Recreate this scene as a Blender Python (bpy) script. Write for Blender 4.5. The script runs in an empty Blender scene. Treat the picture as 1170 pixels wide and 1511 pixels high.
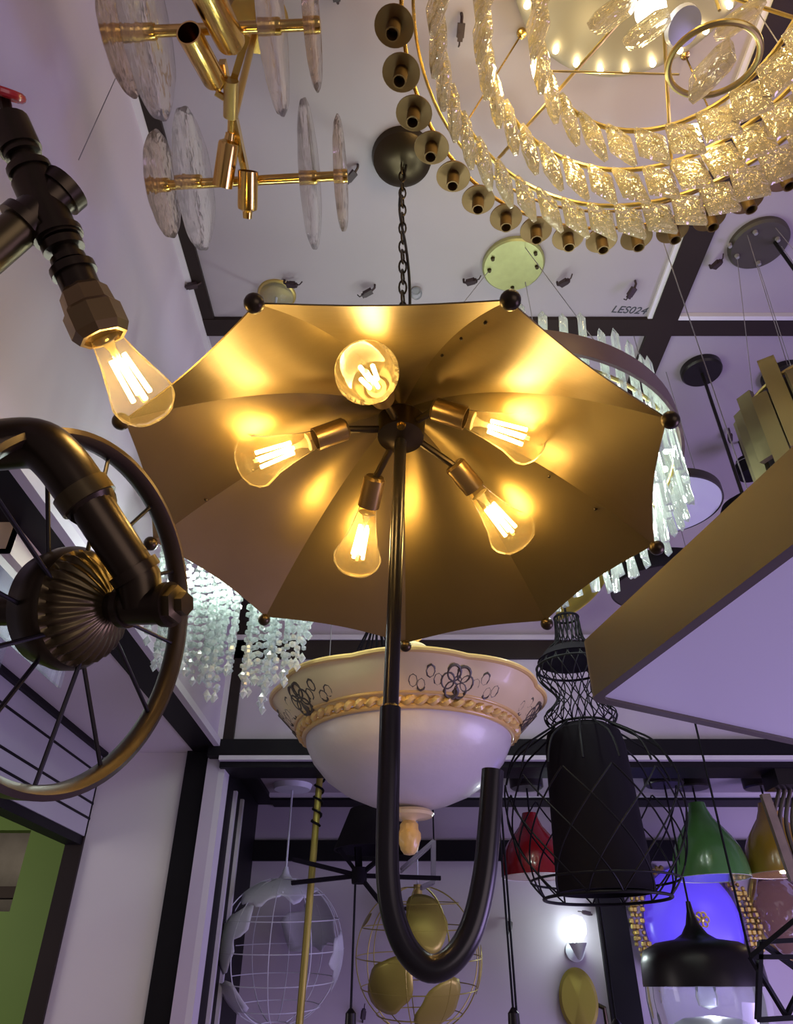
import bpy, math, random
from mathutils import Vector as V, Matrix as Mx
random.seed(7)
PI = math.pi
F, PITCH = 1050.0, math.radians(34)
SN, CS = math.sin(PITCH), math.cos(PITCH)
EYE = 1.6                      # height of the camera above the floor
SC = bpy.context.scene
COL = SC.collection

# ------------------------------------------------------------------ placing
def ray(x, y):
    dx, dy = x - 585.0, y - 755.5
    return V((dx, F * CS + dy * SN, F * SN - dy * CS))
def at(x, y, Y=None, z=None, X=None, d=None):
    r = ray(x, y)
    if Y is not None: return r * (Y / r.y)
    if z is not None: return r * (z / r.z)
    if X is not None: return r * (X / r.x)
    return r * (d / F)
def size(px, p):               # metres that px pixels span at point p
    return px * (p.y * CS + p.z * SN) / F

# ------------------------------------------------------------------ materials
def mat(name, col, rough=.5, metal=0.0, trans=0.0, noise=0.0, nscale=12, emit=None, estr=0.0, spec=None, bump=0.0, bscale=40, ior=1.45, coat=0.0):
    m = bpy.data.materials.new(name); m.use_nodes = True
    nt = m.node_tree; b = nt.nodes['Principled BSDF']
    b.inputs['Base Color'].default_value = (*col, 1)
    b.inputs['Roughness'].default_value = rough
    b.inputs['Metallic'].default_value = metal
    b.inputs['Transmission Weight'].default_value = trans
    b.inputs['IOR'].default_value = ior
    b.inputs['Coat Weight'].default_value = coat
    if spec is not None: b.inputs['Specular IOR Level'].default_value = spec
    if emit:
        b.inputs['Emission Color'].default_value = (*emit, 1); b.inputs['Emission Strength'].default_value = estr
    if noise or bump:
        tc = nt.nodes.new('ShaderNodeTexCoord'); n = nt.nodes.new('ShaderNodeTexNoise')
        n.inputs['Scale'].default_value = nscale; n.inputs['Detail'].default_value = 5
        nt.links.new(tc.outputs['Object'], n.inputs['Vector'])
        if noise:
            mx = nt.nodes.new('ShaderNodeMix'); mx.data_type = 'RGBA'
            mx.inputs['A'].default_value = (*[c * (1 - noise) for c in col], 1)
            mx.inputs['B'].default_value = (*[min(1, c * (1 + noise)) for c in col], 1)
            nt.links.new(n.outputs['Fac'], mx.inputs['Factor']); nt.links.new(mx.outputs['Result'], b.inputs['Base Color'])
        if bump:
            n2 = nt.nodes.new('ShaderNodeTexNoise'); n2.inputs['Scale'].default_value = bscale; n2.inputs['Detail'].default_value = 4
            nt.links.new(tc.outputs['Object'], n2.inputs['Vector'])
            bp = nt.nodes.new('ShaderNodeBump'); bp.inputs['Strength'].default_value = bump; bp.inputs['Distance'].default_value = .01
            nt.links.new(n2.outputs['Fac'], bp.inputs['Height']); nt.links.new(bp.outputs['Normal'], b.inputs['Normal'])
    return m
def thin_glass(name, tint, gloss=.25, rough=.03, bump=0.0, bscale=60, body=0.0, bodycol=(.8, .8, .8), stretch=1.0):
    m = bpy.data.materials.new(name); m.use_nodes = True
    nt = m.node_tree; nt.nodes.clear(); N = nt.nodes.new; L = nt.links.new
    out = N('ShaderNodeOutputMaterial'); tr = N('ShaderNodeBsdfTransparent'); tr.inputs['Color'].default_value = (*tint, 1)
    gl = N('ShaderNodeBsdfGlossy'); gl.inputs['Roughness'].default_value = rough; gl.inputs['Color'].default_value = (1, 1, 1, 1)
    lw = N('ShaderNodeLayerWeight'); lw.inputs['Blend'].default_value = gloss
    mx = N('ShaderNodeMixShader'); L(lw.outputs['Fresnel'], mx.inputs['Fac']); L(tr.outputs[0], mx.inputs[1]); L(gl.outputs[0], mx.inputs[2])
    last = mx
    if body:
        df = N('ShaderNodeBsdfTranslucent'); df.inputs['Color'].default_value = (*bodycol, 1)
        d2 = N('ShaderNodeBsdfDiffuse'); d2.inputs['Color'].default_value = (*bodycol, 1)
        md = N('ShaderNodeMixShader'); L(df.outputs[0], md.inputs[1]); L(d2.outputs[0], md.inputs[2])
        m2 = N('ShaderNodeMixShader'); m2.inputs['Fac'].default_value = body
        L(mx.outputs[0], m2.inputs[1]); L(md.outputs[0], m2.inputs[2]); last = m2
    if bump:
        tc = N('ShaderNodeTexCoord'); n = N('ShaderNodeTexNoise'); n.inputs['Scale'].default_value = bscale
        mp = N('ShaderNodeMapping'); mp.inputs['Scale'].default_value = (1, 1, stretch); n.inputs['Detail'].default_value = 1
        L(tc.outputs['Object'], mp.inputs['Vector']); L(mp.outputs[0], n.inputs['Vector']); bp = N('ShaderNodeBump'); bp.inputs['Strength'].default_value = bump
        bp.inputs['Distance'].default_value = .01
        L(n.outputs['Fac'], bp.inputs['Height']); L(bp.outputs[0], gl.inputs['Normal']); L(bp.outputs[0], lw.inputs['Normal'])
    L(last.outputs[0], out.inputs['Surface'])
    return m
def emitter(name, col, s):
    m = bpy.data.materials.new(name); m.use_nodes = True
    nt = m.node_tree; nt.nodes.clear(); o = nt.nodes.new('ShaderNodeOutputMaterial'); e = nt.nodes.new('ShaderNodeEmission')
    e.inputs['Color'].default_value = (*col, 1); e.inputs['Strength'].default_value = s; nt.links.new(e.outputs[0], o.inputs['Surface'])
    return m

WARM = (1.0, .69, .27)
M = dict(
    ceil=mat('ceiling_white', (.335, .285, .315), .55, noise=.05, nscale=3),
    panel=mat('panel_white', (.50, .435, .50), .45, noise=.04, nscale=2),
    soffit=mat('soffit_white', (.68, .62, .62), .5, noise=.05, nscale=3),
    greypanel=mat('grey_board', (.42, .40, .41), .5, noise=.06, nscale=4),
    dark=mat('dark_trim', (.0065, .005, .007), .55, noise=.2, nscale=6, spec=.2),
    darkbrown=mat('dark_brown_trim', (.022, .014, .012), .5, spec=.25, noise=.25, nscale=6),
    trim=mat('white_trim', (.62, .58, .60), .4),
    floor=mat('floor_tile', (.42, .38, .38), .4, noise=.1, nscale=2),
    green=mat('green_paint', (.115, .19, .016), .6, noise=.12, nscale=3),
    rubble=mat('pale_rubble', (.40, .33, .25), .9, noise=.35, nscale=9, bump=.6, bscale=14),
    plank=mat('old_plank', (.05, .03, .02), .8, noise=.3, nscale=9),
    bronze=mat('brushed_bronze', (.185, .130, .050), .40, metal=.84, noise=.18, nscale=7, bump=.05, bscale=25),
    blackmetal=mat('black_metal', (.022, .018, .018), .35, metal=.6),
    pole=mat('gunmetal', (.045, .04, .04), .28, metal=.8),
    darkbronze=mat('dark_bronze', (.05, .035, .018), .33, metal=.8, noise=.3, nscale=20),
    pipe=mat('aged_bronze_pipe', (.050, .035, .020), .32, metal=.85, noise=.35, nscale=18),
    hub=mat('aged_gold_hub', (.10, .072, .03), .35, metal=.85, noise=.3, nscale=18),
    rim=mat('antique_bronze_rim', (.045, .029, .016), .38, metal=.6, noise=.25, nscale=10),
    brass=mat('polished_brass', (.78, .52, .14), .18, metal=1.0),
    gold=mat('satin_gold', (.60, .45, .15), .32, metal=.9),
    slat=mat('dull_gold_slat', (.24, .20, .10), .42, metal=.5),
    backplate=mat('pale_back_plate', (.22, .20, .17), .4, metal=.2),
    opal=emitter('opal_lamp', (1.0, .97, .85), 5),
    goldpaint=mat('gold_paint', (.42, .34, .07), .4, metal=.45),
    socketbronze=mat('socket_bronze', (.24, .155, .06), .3, metal=.8),
    cup=mat('brown_gold_cup', (.15, .085, .026), .45, metal=.5),
    red=mat('red_paint', (.42, .02, .02), .25, coat=.3),
    redshade=mat('red_lacquer', (.22, .008, .012), .2, coat=.5),
    greenshade=mat('green_lacquer', (.075, .20, .055), .2, coat=.5),
    yellowshade=mat('yellow_lacquer', (.42, .25, .03), .2, coat=.5),
    white=mat('white_metal', (.66, .66, .72), .4),
    whitein=mat('white_inside', (.8, .8, .82), .4),
    black=mat('black_fabric', (.008, .006, .009), .8, spec=.12),
    blackwire=mat('black_wire', (.006, .005, .007), .55, spec=.2),
    frosted=mat('frosted_glass', (.66, .60, .58), .35, coat=.15, noise=.05, nscale=6, bump=.1, bscale=30),
    cream=mat('cream_gold_rim', (.78, .52, .17), .3, coat=.3, noise=.1, nscale=14),
    creampale=mat('cream_pale', (.86, .68, .36), .3, coat=.3, noise=.05, nscale=20),
    motif=mat('dark_flower_paint', (.10, .08, .06), .5),
    palegreen=mat('pale_green_gold_plate', (.34, .34, .15), .35, metal=.35, noise=.15, nscale=60),
    bandbrown=mat('brown_band', (.17, .115, .10), .4, metal=.3),
    diffuser=mat('lilac_white_diffuser', (.80, .78, .88), .35),
    diffuser2=mat('pale_disc', (.86, .90, .92), .4),
    darkdisc=mat('dark_disc', (.05, .04, .032), .5),
    panelframe=mat('bronze_frame', (.085, .066, .045), .45, metal=.2),
    crystal=thin_glass('clear_crystal', (.93, .95, .93), gloss=.55, rough=.04, body=.20, bodycol=(.95, 1.0, .93), bump=.8, bscale=110, stretch=.12),
    crystalwarm=thin_glass('warm_crystal', (.97, .93, .80), gloss=.5, rough=.05, body=.25, bodycol=(1.0, .86, .52), bump=1.0, bscale=75),
    crystalwhite=thin_glass('bead_crystal', (.92, .96, .94), gloss=.35, rough=.10, body=.36, bodycol=(.93, 1.0, .96)),
    bulb=thin_glass('bulb_glass', (1.0, .94, .80), gloss=.07, body=.04, bodycol=(1.0, .8, .45)),
    clear=thin_glass('clear_glass', (.93, .95, .97), gloss=.25, body=.16, bodycol=(.8, .85, .9)),
    ripple=thin_glass('rippled_glass', (.98, .965, .955), gloss=.10, rough=.1, bump=.22, bscale=45, body=.06, bodycol=(.75, .70, .66)),
    rippleamber=thin_glass('rippled_amber_glass', (.93, .87, .80), gloss=.14, rough=.1, bump=.45, bscale=50, body=.10, bodycol=(.60, .50, .38)),
    filament=emitter('warm_filament', (1.0, .70, .26), 60),
    stemglass=mat('stem_glass', (.9, .75, .4), .15, trans=.5),
    led=emitter('warm_led', (1.0, .80, .40), 30),
    coolled=emitter('cool_led', (.85, 1.0, .88), 25),
    whitelamp=emitter('white_lamp', (.85, 1.0, .95), 30),
    yellowlamp=emitter('yellow_lamp', (1.0, .85, .45), 6),
    blueglass=mat('blue_lit_glass', (.10, .08, .60), .3, emit=(.14, .07, 1.0), estr=.5),
    connector=mat('connector_dark', (.03, .015, .02), .5),
    wire=mat('grey_wire', (.22, .20, .22), .5),
    ink=mat('marker_ink', (.05, .05, .06), .7),
    amberwall=thin_glass('amber_crackle_glass', (.75, .6, .5), gloss=.35, rough=.15, bump=1.0, bscale=30, body=.45, bodycol=(.35, .22, .16)),
)

# ------------------------------------------------------------------ mesh builder
def frame(axis, up=V((0, 0, 1))):
    z = V(axis).normalized()
    if abs(z.dot(up)) > .98: up = V((0, 1, 0)) if abs(z.y) < .9 else V((1, 0, 0))
    x = up.cross(z).normalized(); y = z.cross(x)
    return Mx((x, y, z)).transposed()
def TR(p, axis=None, up=V((0, 0, 1))):
    m = Mx.Translation(V(p))
    return m @ frame(axis, up).to_4x4() if axis is not None else m
class MB:
    def __init__(s): s.v = []; s.f = []
    def add(s, vs, fs):
        n = len(s.v); s.v += [V(v) for v in vs]; s.f += [tuple(i + n for i in f) for f in fs]; return s
    def box(s, c, sz, m=None):
        x, y, z = [k / 2 for k in sz]; c = V(c)
        vs = [V((a * x, b * y, d * z)) for d in (-1, 1) for b in (-1, 1) for a in (-1, 1)]
        vs = [(m @ v if m else v) + c for v in vs]
        return s.add(vs, [(0, 2, 3, 1), (4, 5, 7, 6), (0, 1, 5, 4), (2, 6, 7, 3), (0, 4, 6, 2), (1, 3, 7, 5)])
    def span(s, a, b):
        a, b = V(a), V(b); return s.box((a + b) / 2, [abs(k) for k in (b - a)])
    def bar(s, a, b, w, h=None):
        a, b = V(a), V(b); h = h or w
        return s.box((a + b) / 2, (w, h, (b - a).length), frame(b - a))
    def tube(s, pts, r, n=8, closed=False, caps=True):
        pts = [V(p) for p in pts]; k = len(pts)
        rs = r if isinstance(r, (list, tuple)) else [r] * k
        t0 = (pts[1] - pts[0]).normalized()
        x = t0.orthogonal().normalized(); rings = []; pt = None
        for i, p in enumerate(pts):
            if closed: t = pts[(i + 1) % k] - pts[i - 1]
            elif i == 0: t = pts[1] - p
            elif i == k - 1: t = p - pts[i - 1]
            else: t = (pts[i + 1] - p).normalized() + (p - pts[i - 1]).normalized()
            t = t.normalized() if t.length > 1e-9 else pt
            x = (x - t * x.dot(t)).normalized(); y = t.cross(x); pt = t
            rings.append([p + (x * math.cos(2 * PI * j / n) + y * math.sin(2 * PI * j / n)) * rs[i] for j in range(n)])
        vs = [v for q in rings for v in q]; fs = []
        for i in range(k if closed else k - 1):
            a, b = i * n, ((i + 1) % k) * n
            for j in range(n): fs.append((a + j, a + (j + 1) % n, b + (j + 1) % n, b + j))
        if caps and not closed:
            fs.append(tuple(reversed(range(n)))); fs.append(tuple(range((k - 1) * n, k * n)))
        return s.add(vs, fs)
    def ring(s, c, R, r, axis=(0, 0, 1), n=48, k=8, ry=None):
        m = TR(c, axis)
        return s.tube([m @ V((R * math.cos(2 * PI * i / n), (ry or R) * math.sin(2 * PI * i / n), 0)) for i in range(n)], r, k, closed=True)
    def lathe(s, prof, m=None, n=32, caps=True, fn=None):
        m = m or Mx(); vs = []; fs = []
        for (r, z) in prof:
            for j in range(n):
                a = 2 * PI * j / n; q = r * (fn(a, z) if fn else 1)
                vs.append(m @ V((q * math.cos(a), q * math.sin(a), z)))
        k = len(prof)
        for i in range(k - 1):
            for j in range(n): fs.append((i * n + j, i * n + (j + 1) % n, (i + 1) * n + (j + 1) % n, (i + 1) * n + j))
        if caps:
            if prof[0][0] > 1e-6: fs.append(tuple(reversed(range(n))))
            if prof[-1][0] > 1e-6: fs.append(tuple(range((k - 1) * n, k * n)))
        return s.add(vs, fs)
    def ball(s, c, r, n=12, sc=(1, 1, 1), m=None):
        h = n // 2
        mm = Mx.Translation(V(c)) @ (m or Mx()) @ Mx.Diagonal((*sc, 1))
        return s.lathe([(max(1e-7, r * math.sin(PI * i / h)), -r * math.cos(PI * i / h)) for i in range(h + 1)], mm, n, caps=False)
    def prism(s, poly, thick, m):
        n = len(poly)
        vs = [m @ V((x, y, z)) for z in (0, thick) for x, y in poly]
        fs = [tuple(reversed(range(n))), tuple(range(n, 2 * n))] + [(i, (i + 1) % n, n + (i + 1) % n, n + i) for i in range(n)]
        return s.add(vs, fs)
    def mesh(s, name, mt, smooth=35, org=V((0, 0, 0))):
        me = bpy.data.meshes.new(name)
        me.from_pydata([tuple(v - org) for v in s.v], [], s.f); me.validate()
        me.materials.append(M[mt] if isinstance(mt, str) else mt)
        if smooth:
            me.shade_smooth(); me.set_sharp_from_angle(angle=math.radians(smooth))
        return me
    def build(s, name, mt, parent=None, smooth=35, label=None, fix=False):
        """one mesh object; parent: its thing (or part)"""
        if parent is not None: org = org_of(parent)
        else:
            lo = [min(v[i] for v in s.v) for i in range(3)]; hi = [max(v[i] for v in s.v) for i in range(3)]
            org = V([(a + b) / 2 for a, b in zip(lo, hi)])
        o = bpy.data.objects.new(name, s.mesh(name, mt, smooth, org)); COL.objects.link(o)
        if parent is not None: o.parent = parent
        else: o.location = org
        ORG[o.name] = org
        if label: o['label'] = label
        return o
ORG = {}
def org_of(o): return ORG[o.name]
def thing(name, loc, label, cat, group=None):
    o = bpy.data.objects.new(name, None); COL.objects.link(o); o.location = V(loc); o.empty_display_size = .05
    ORG[o.name] = V(loc); o['label'] = label; o['category'] = cat
    if group: o['group'] = group
    return o
def tag(o, label, cat, group=None):
    o['label'] = label; o['category'] = cat
    if group: o['group'] = group
    return o
def struct(name, mb, mt, parent=None, smooth=0):
    o = mb.build(name, mt, parent, smooth)
    if parent is None: o['kind'] = 'structure'
    return o
def inst(name, me, parent, m):         # a part sharing mesh data; m in scene coordinates
    o = bpy.data.objects.new(name, me); COL.objects.link(o); o.parent = parent
    o.matrix_local = Mx.Translation(-org_of(parent)) @ m
    ORG[o.name] = m.translation.copy()
    return o
def lamp(loc, col, watt, r=.02, name='lamp_light', kind='POINT'):
    d = bpy.data.lights.new(name, kind); d.color = col; d.energy = watt; d.shadow_soft_size = r
    o = bpy.data.objects.new(name, d); COL.objects.link(o); o.location = V(loc); return o
def arc(c, R, a0, a1, n, u, w):        # arc in the plane of unit vectors u, w
    return [V(c) + (V(u) * math.cos(a) + V(w) * math.sin(a)) * R for a in [a0 + (a1 - a0) * i / n for i in range(n + 1)]]
def bez(pts, n=10):                    # Catmull-Rom through points
    P = [V(p) for p in pts]; P = [P[0] * 2 - P[1]] + P + [P[-1] * 2 - P[-2]]; out = []
    for i in range(1, len(P) - 2):
        for k in range(n):
            t = k / n; a, b, c, d = P[i - 1:i + 3]
            out.append(.5 * ((2 * b) + (c - a) * t + (2 * a - 5 * b + 4 * c - d) * t * t + (3 * b - a - 3 * c + d) * t ** 3))
    return out + [P[-2]]
CEIL = 1.45; LX = -.515; BY = 2.07; BZ = .56; WY = 2.66; SOF = .586

# ------------------------------------------------------------------ setting
def build_room():
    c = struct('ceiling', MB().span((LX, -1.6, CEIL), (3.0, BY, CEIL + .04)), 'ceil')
    # marker writing on the ceiling board
    cu = bpy.data.curves.new('handwritten_code', 'FONT'); cu.body = 'LES024'; cu.size = .031; cu.shear = .25; cu.extrude = .0005
    cu.align_x = 'CENTER'; cu.align_y = 'CENTER'
    t = bpy.data.objects.new('handwritten_code', cu); COL.objects.link(t)
    p = at(928, 458, z=CEIL - .0008)
    t.parent = c; t.location = p - org_of(c); t.rotation_euler = (PI, 0, math.radians(4)); cu.materials.append(M['ink'])
    # beams on the ceiling
    xb = at(1001, 415, z=CEIL).x
    struct('trim_1', MB().span((xb - .033, -1.6, CEIL - .012), (xb + .033, BY, CEIL)), 'darkbrown')
    struct('trim_2', MB().span((LX, 1.245, CEIL - .012), (xb - .033, 1.30, CEIL)), 'darkbrown')
    struct('trim_3', MB().span((xb + .033, 1.245, CEIL - .012), (3.0, 1.30, CEIL)), 'darkbrown')
    struct('trim_4', MB().span((LX + .014, -1.6, CEIL - .010), (LX + .044, 1.245, CEIL)), 'darkbrown')
    struct('trim_5', MB().span((LX, -1.6, CEIL - .016), (LX + .014, BY, CEIL)), 'trim')
    struct('trim_6', MB().span((xb + .033, 1.232, CEIL - .014), (3.0, 1.245, CEIL)), 'trim')
    struct('trim_19', MB().span((xb - .045, -1.6, CEIL - .008), (xb - .033, 1.245, CEIL)), 'trim')
    # left wall above the passage
    struct('wall_left', MB().span((LX - .03, -1.6, SOF + .012), (LX, BY, CEIL)), 'panel')
    struct('trim_7', MB().span((LX - .005, -1.6, SOF - .006), (LX + .012, BY + .01, SOF + .014)), 'trim')
    struct('trim_8', MB().span((LX - .078, -1.6, SOF - .004), (LX - .005, BY + .06, SOF + .012)), 'dark')
    # passage: soffit, lintel board over the doorway, end panel
    struct('trim_9', MB().span((-.875, -1.6, SOF), (LX - .078, 2.14, SOF + .02)), 'soffit')
    lin = struct('wall_lintel', MB().span((-.90, -1.6, .357), (-.862, 2.14, SOF)), 'greypanel')
    for i, z in enumerate((.40, .44, .52)):
        struct('board_joint', MB().span((-.862, -1.6, z), (-.8605, 2.14, z + .006)), 'dark', lin)
    struct('trim_10', MB().span((-.91, -1.6, .335), (-.866, 2.14, .357)), 'dark')
    struct('trim_17', MB().span((-.866, -1.6, SOF - .014), (-.850, 2.14, SOF)), 'dark')
    struct('wall_passage', MB().span((-.862, 2.14, -EYE), (-.612, 2.17, SOF)), 'soffit')
    struct('trim_11', MB().span((-.91, 2.13, -EYE), (-.862, 2.19, SOF)), 'darkbrown')
    struct('trim_12', MB().span((-.612, 2.12, -EYE), (-.540, 2.17, SOF + .02)), 'dark')
    struct('trim_13', MB().span((-.540, 2.085, -EYE), (-.505, 2.15, SOF - .03)), 'panel')
    struct('trim_18', MB().span((-.505, 2.085, -EYE), (-.488, 2.15, SOF - .03)), 'trim')
    # outside the doorway
    w = MB()
    hz = at(46, 1225, Y=2.9); hb = at(40, 1345, Y=2.9)
    w.span((hz.x, 2.9, -EYE), (-.4, 2.96, 1.2)); w.span((-3.2, 2.9, hz.z), (hz.x, 2.96, 1.2)); w.span((-3.2, 2.9, -EYE), (hz.x, 2.96, hb.z))
    struct('wall_outside', w, 'green')
    struct('wall_rubble', MB().span((-3.4, 3.5, -EYE), (-1.0, 3.6, 1.4)), 'rubble')
    struct('trim_14', MB().span((-3.2, 3.1, .30), (hz.x + .1, 3.16, .34)), 'plank')
    # back wall, upper part over the display bay
    struct('wall_back', MB().span((LX, BY, .596), (3.0, BY + .03, CEIL)), 'panel')
    b = .92; c2 = .848
    struct('trim_20', MB().span((LX, BY - .012, c2), (3.0, BY, b - .012)), 'darkbrown')
    struct('trim_21', MB().span((LX, BY - .016, b - .012), (3.0, BY, b + .004)), 'trim')
    struct('trim_22', MB().span((LX - .02, BY - .02, .553), (3.0, BY + .03, .60)), 'dark')
    struct('trim_23', MB().span((-.50, BY - .024, .541), (3.0, BY - .004, .553)), 'trim')
    struct('trim_24', MB().span((-.50, BY - .004, .525), (3.0, 2.19, .553)), 'dark')
    px0 = at(342, 970, Y=BY).x
    struct('trim_25', MB().span((LX, BY - .014, .60), (LX + .016, BY, CEIL - .02)), 'trim')
    struct('trim_26', MB().span((LX + .016, BY - .012, .60), (LX + .046, BY, CEIL - .02)), 'darkbrown')
    # display bay
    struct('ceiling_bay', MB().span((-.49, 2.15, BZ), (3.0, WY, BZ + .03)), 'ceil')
    struct('trim_27', MB().span((-.49, 2.19, BZ - .012), (-.43, WY, BZ)), 'dark')
    struct('trim_28', MB().span((-.43, 2.55, BZ - .02), (3.0, WY, BZ)), 'dark')
    struct('trim_29', MB().span((-.43, 2.53, BZ - .012), (3.0, 2.55, BZ)), 'trim')
    struct('wall_bay', MB().span((-.55, WY, -EYE), (3.0, WY + .04, BZ)), 'panel')
    struct('trim_30', MB().span((-.49, WY - .014, .367), (3.0, WY, .431)), 'dark')
    xp = at(911, 1400, Y=WY - .02).x
    struct('trim_31', MB().span((xp - .047, WY - .02, -EYE), (xp + .047, WY, .367)), 'dark')
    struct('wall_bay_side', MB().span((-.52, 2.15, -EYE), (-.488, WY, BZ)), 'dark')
    for k, y in enumerate((2.235, 2.345)):
        struct('trim_%d' % (32 + k), MB().span((-.488, y, -EYE), (-.478, y + .018, .50)), 'trim')
    struct('floor', MB().span((-3.4, -2.0, -EYE - .05), (3.4, 3.6, -EYE)), 'floor')

# ------------------------------------------------------------------ helpers for lamps
def bulb_parts(parent, a, axis, L=.118, R=.033, socket=True, sock_mat='socketbronze', sock_len=.05, sock_r=.017, watt=1.2, nf=4):
    """socket that starts at a and a teardrop filament bulb along axis"""
    axis = V(axis).normalized(); m = TR(a, axis)
    if socket:
        sb = MB().lathe([(.0001, 0), (sock_r * .8, 0), (sock_r, .004), (sock_r, sock_len), (sock_r * .86, sock_len), (sock_r * .84, sock_len - .006), (.0001, sock_len - .006)], m, 24)
        sb.build('socket', sock_mat, parent)
    s0 = sock_len if socket else 0
    prof = [(.0125, s0 - .012), (.0135, s0), (.0155, s0 + .12 * L), (.021, s0 + .34 * L), (.028, s0 + .55 * L), (R, s0 + .74 * L), (R * .95, s0 + .84 * L), (R * .72, s0 + .94 * L), (R * .36, s0 + .99 * L), (.0008, s0 + L)]
    g = MB().lathe(prof, m, 28, caps=False).build('bulb', 'bulb', parent, 80)
    st = MB().lathe([(.0001, s0 + .085 * L), (.0135, s0 + .09 * L), (.0135, s0 + .10 * L), (.008, s0 + .115 * L), (.0045, s0 + .2 * L), (.0028, s0 + .34 * L), (.0028, s0 + .8 * L)], m, 12)
    st.build('glass_stem', 'stemglass', g)
    fl = MB()
    for i in range(nf):
        q = 2 * PI * (i + .5) / nf
        e = V((math.cos(q), math.sin(q), 0))
        fl.tube([m @ (e * .0075 + V((0, 0, s0 + .30 * L))), m @ (e * .0105 + V((0, 0, s0 + .74 * L)))], .0027, 8)
    fl.build('filament', 'filament', g)
    return m @ V((0, 0, s0 + .52 * L))
def connector(p, down, label, spread=.4, cat='wire connector'):
    """small terminal block with two wire ends, hanging from a board; down = direction away from the board"""
    t = thing('wire_connector', p, label, cat, 'wire connectors on the boards')
    down = V(down); side = frame(down) @ V((math.cos(spread * 9), math.sin(spread * 9), 0))
    q = V(p) + down * .022 + side * .010
    MB().tube([V(p) - down * .002, V(p) + down * .012, q], .0028, 6).build('wire', 'connector', t)
    b = MB().box(q + side * .008, (.013, .011, .022), frame(side + down * .3)); b.box(q + side * .016 + down * .004, (.009, .009, .016), frame(side + down * .3))
    b.build('terminal_block', 'connector', t)
    MB().tube([q + side * .016, q + side * .03 + down * .006, q + side * .036 - down * .004], .0016, 6).build('wire', 'connector', t)
    return t
def canopy_disc(mb, p, r, h, n=40, dome=False):
    p = V(p)
    if dome:
        return mb.lathe([(.0001, -h), (r * .25, -h), (r * .55, -h * .8), (r * .85, -h * .42), (r, -h * .12), (r, 0)], TR(p), n)
    return mb.lathe([(.0001, -h), (r * .93, -h), (r, -h + .004), (r, 0)], TR(p), n)

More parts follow.
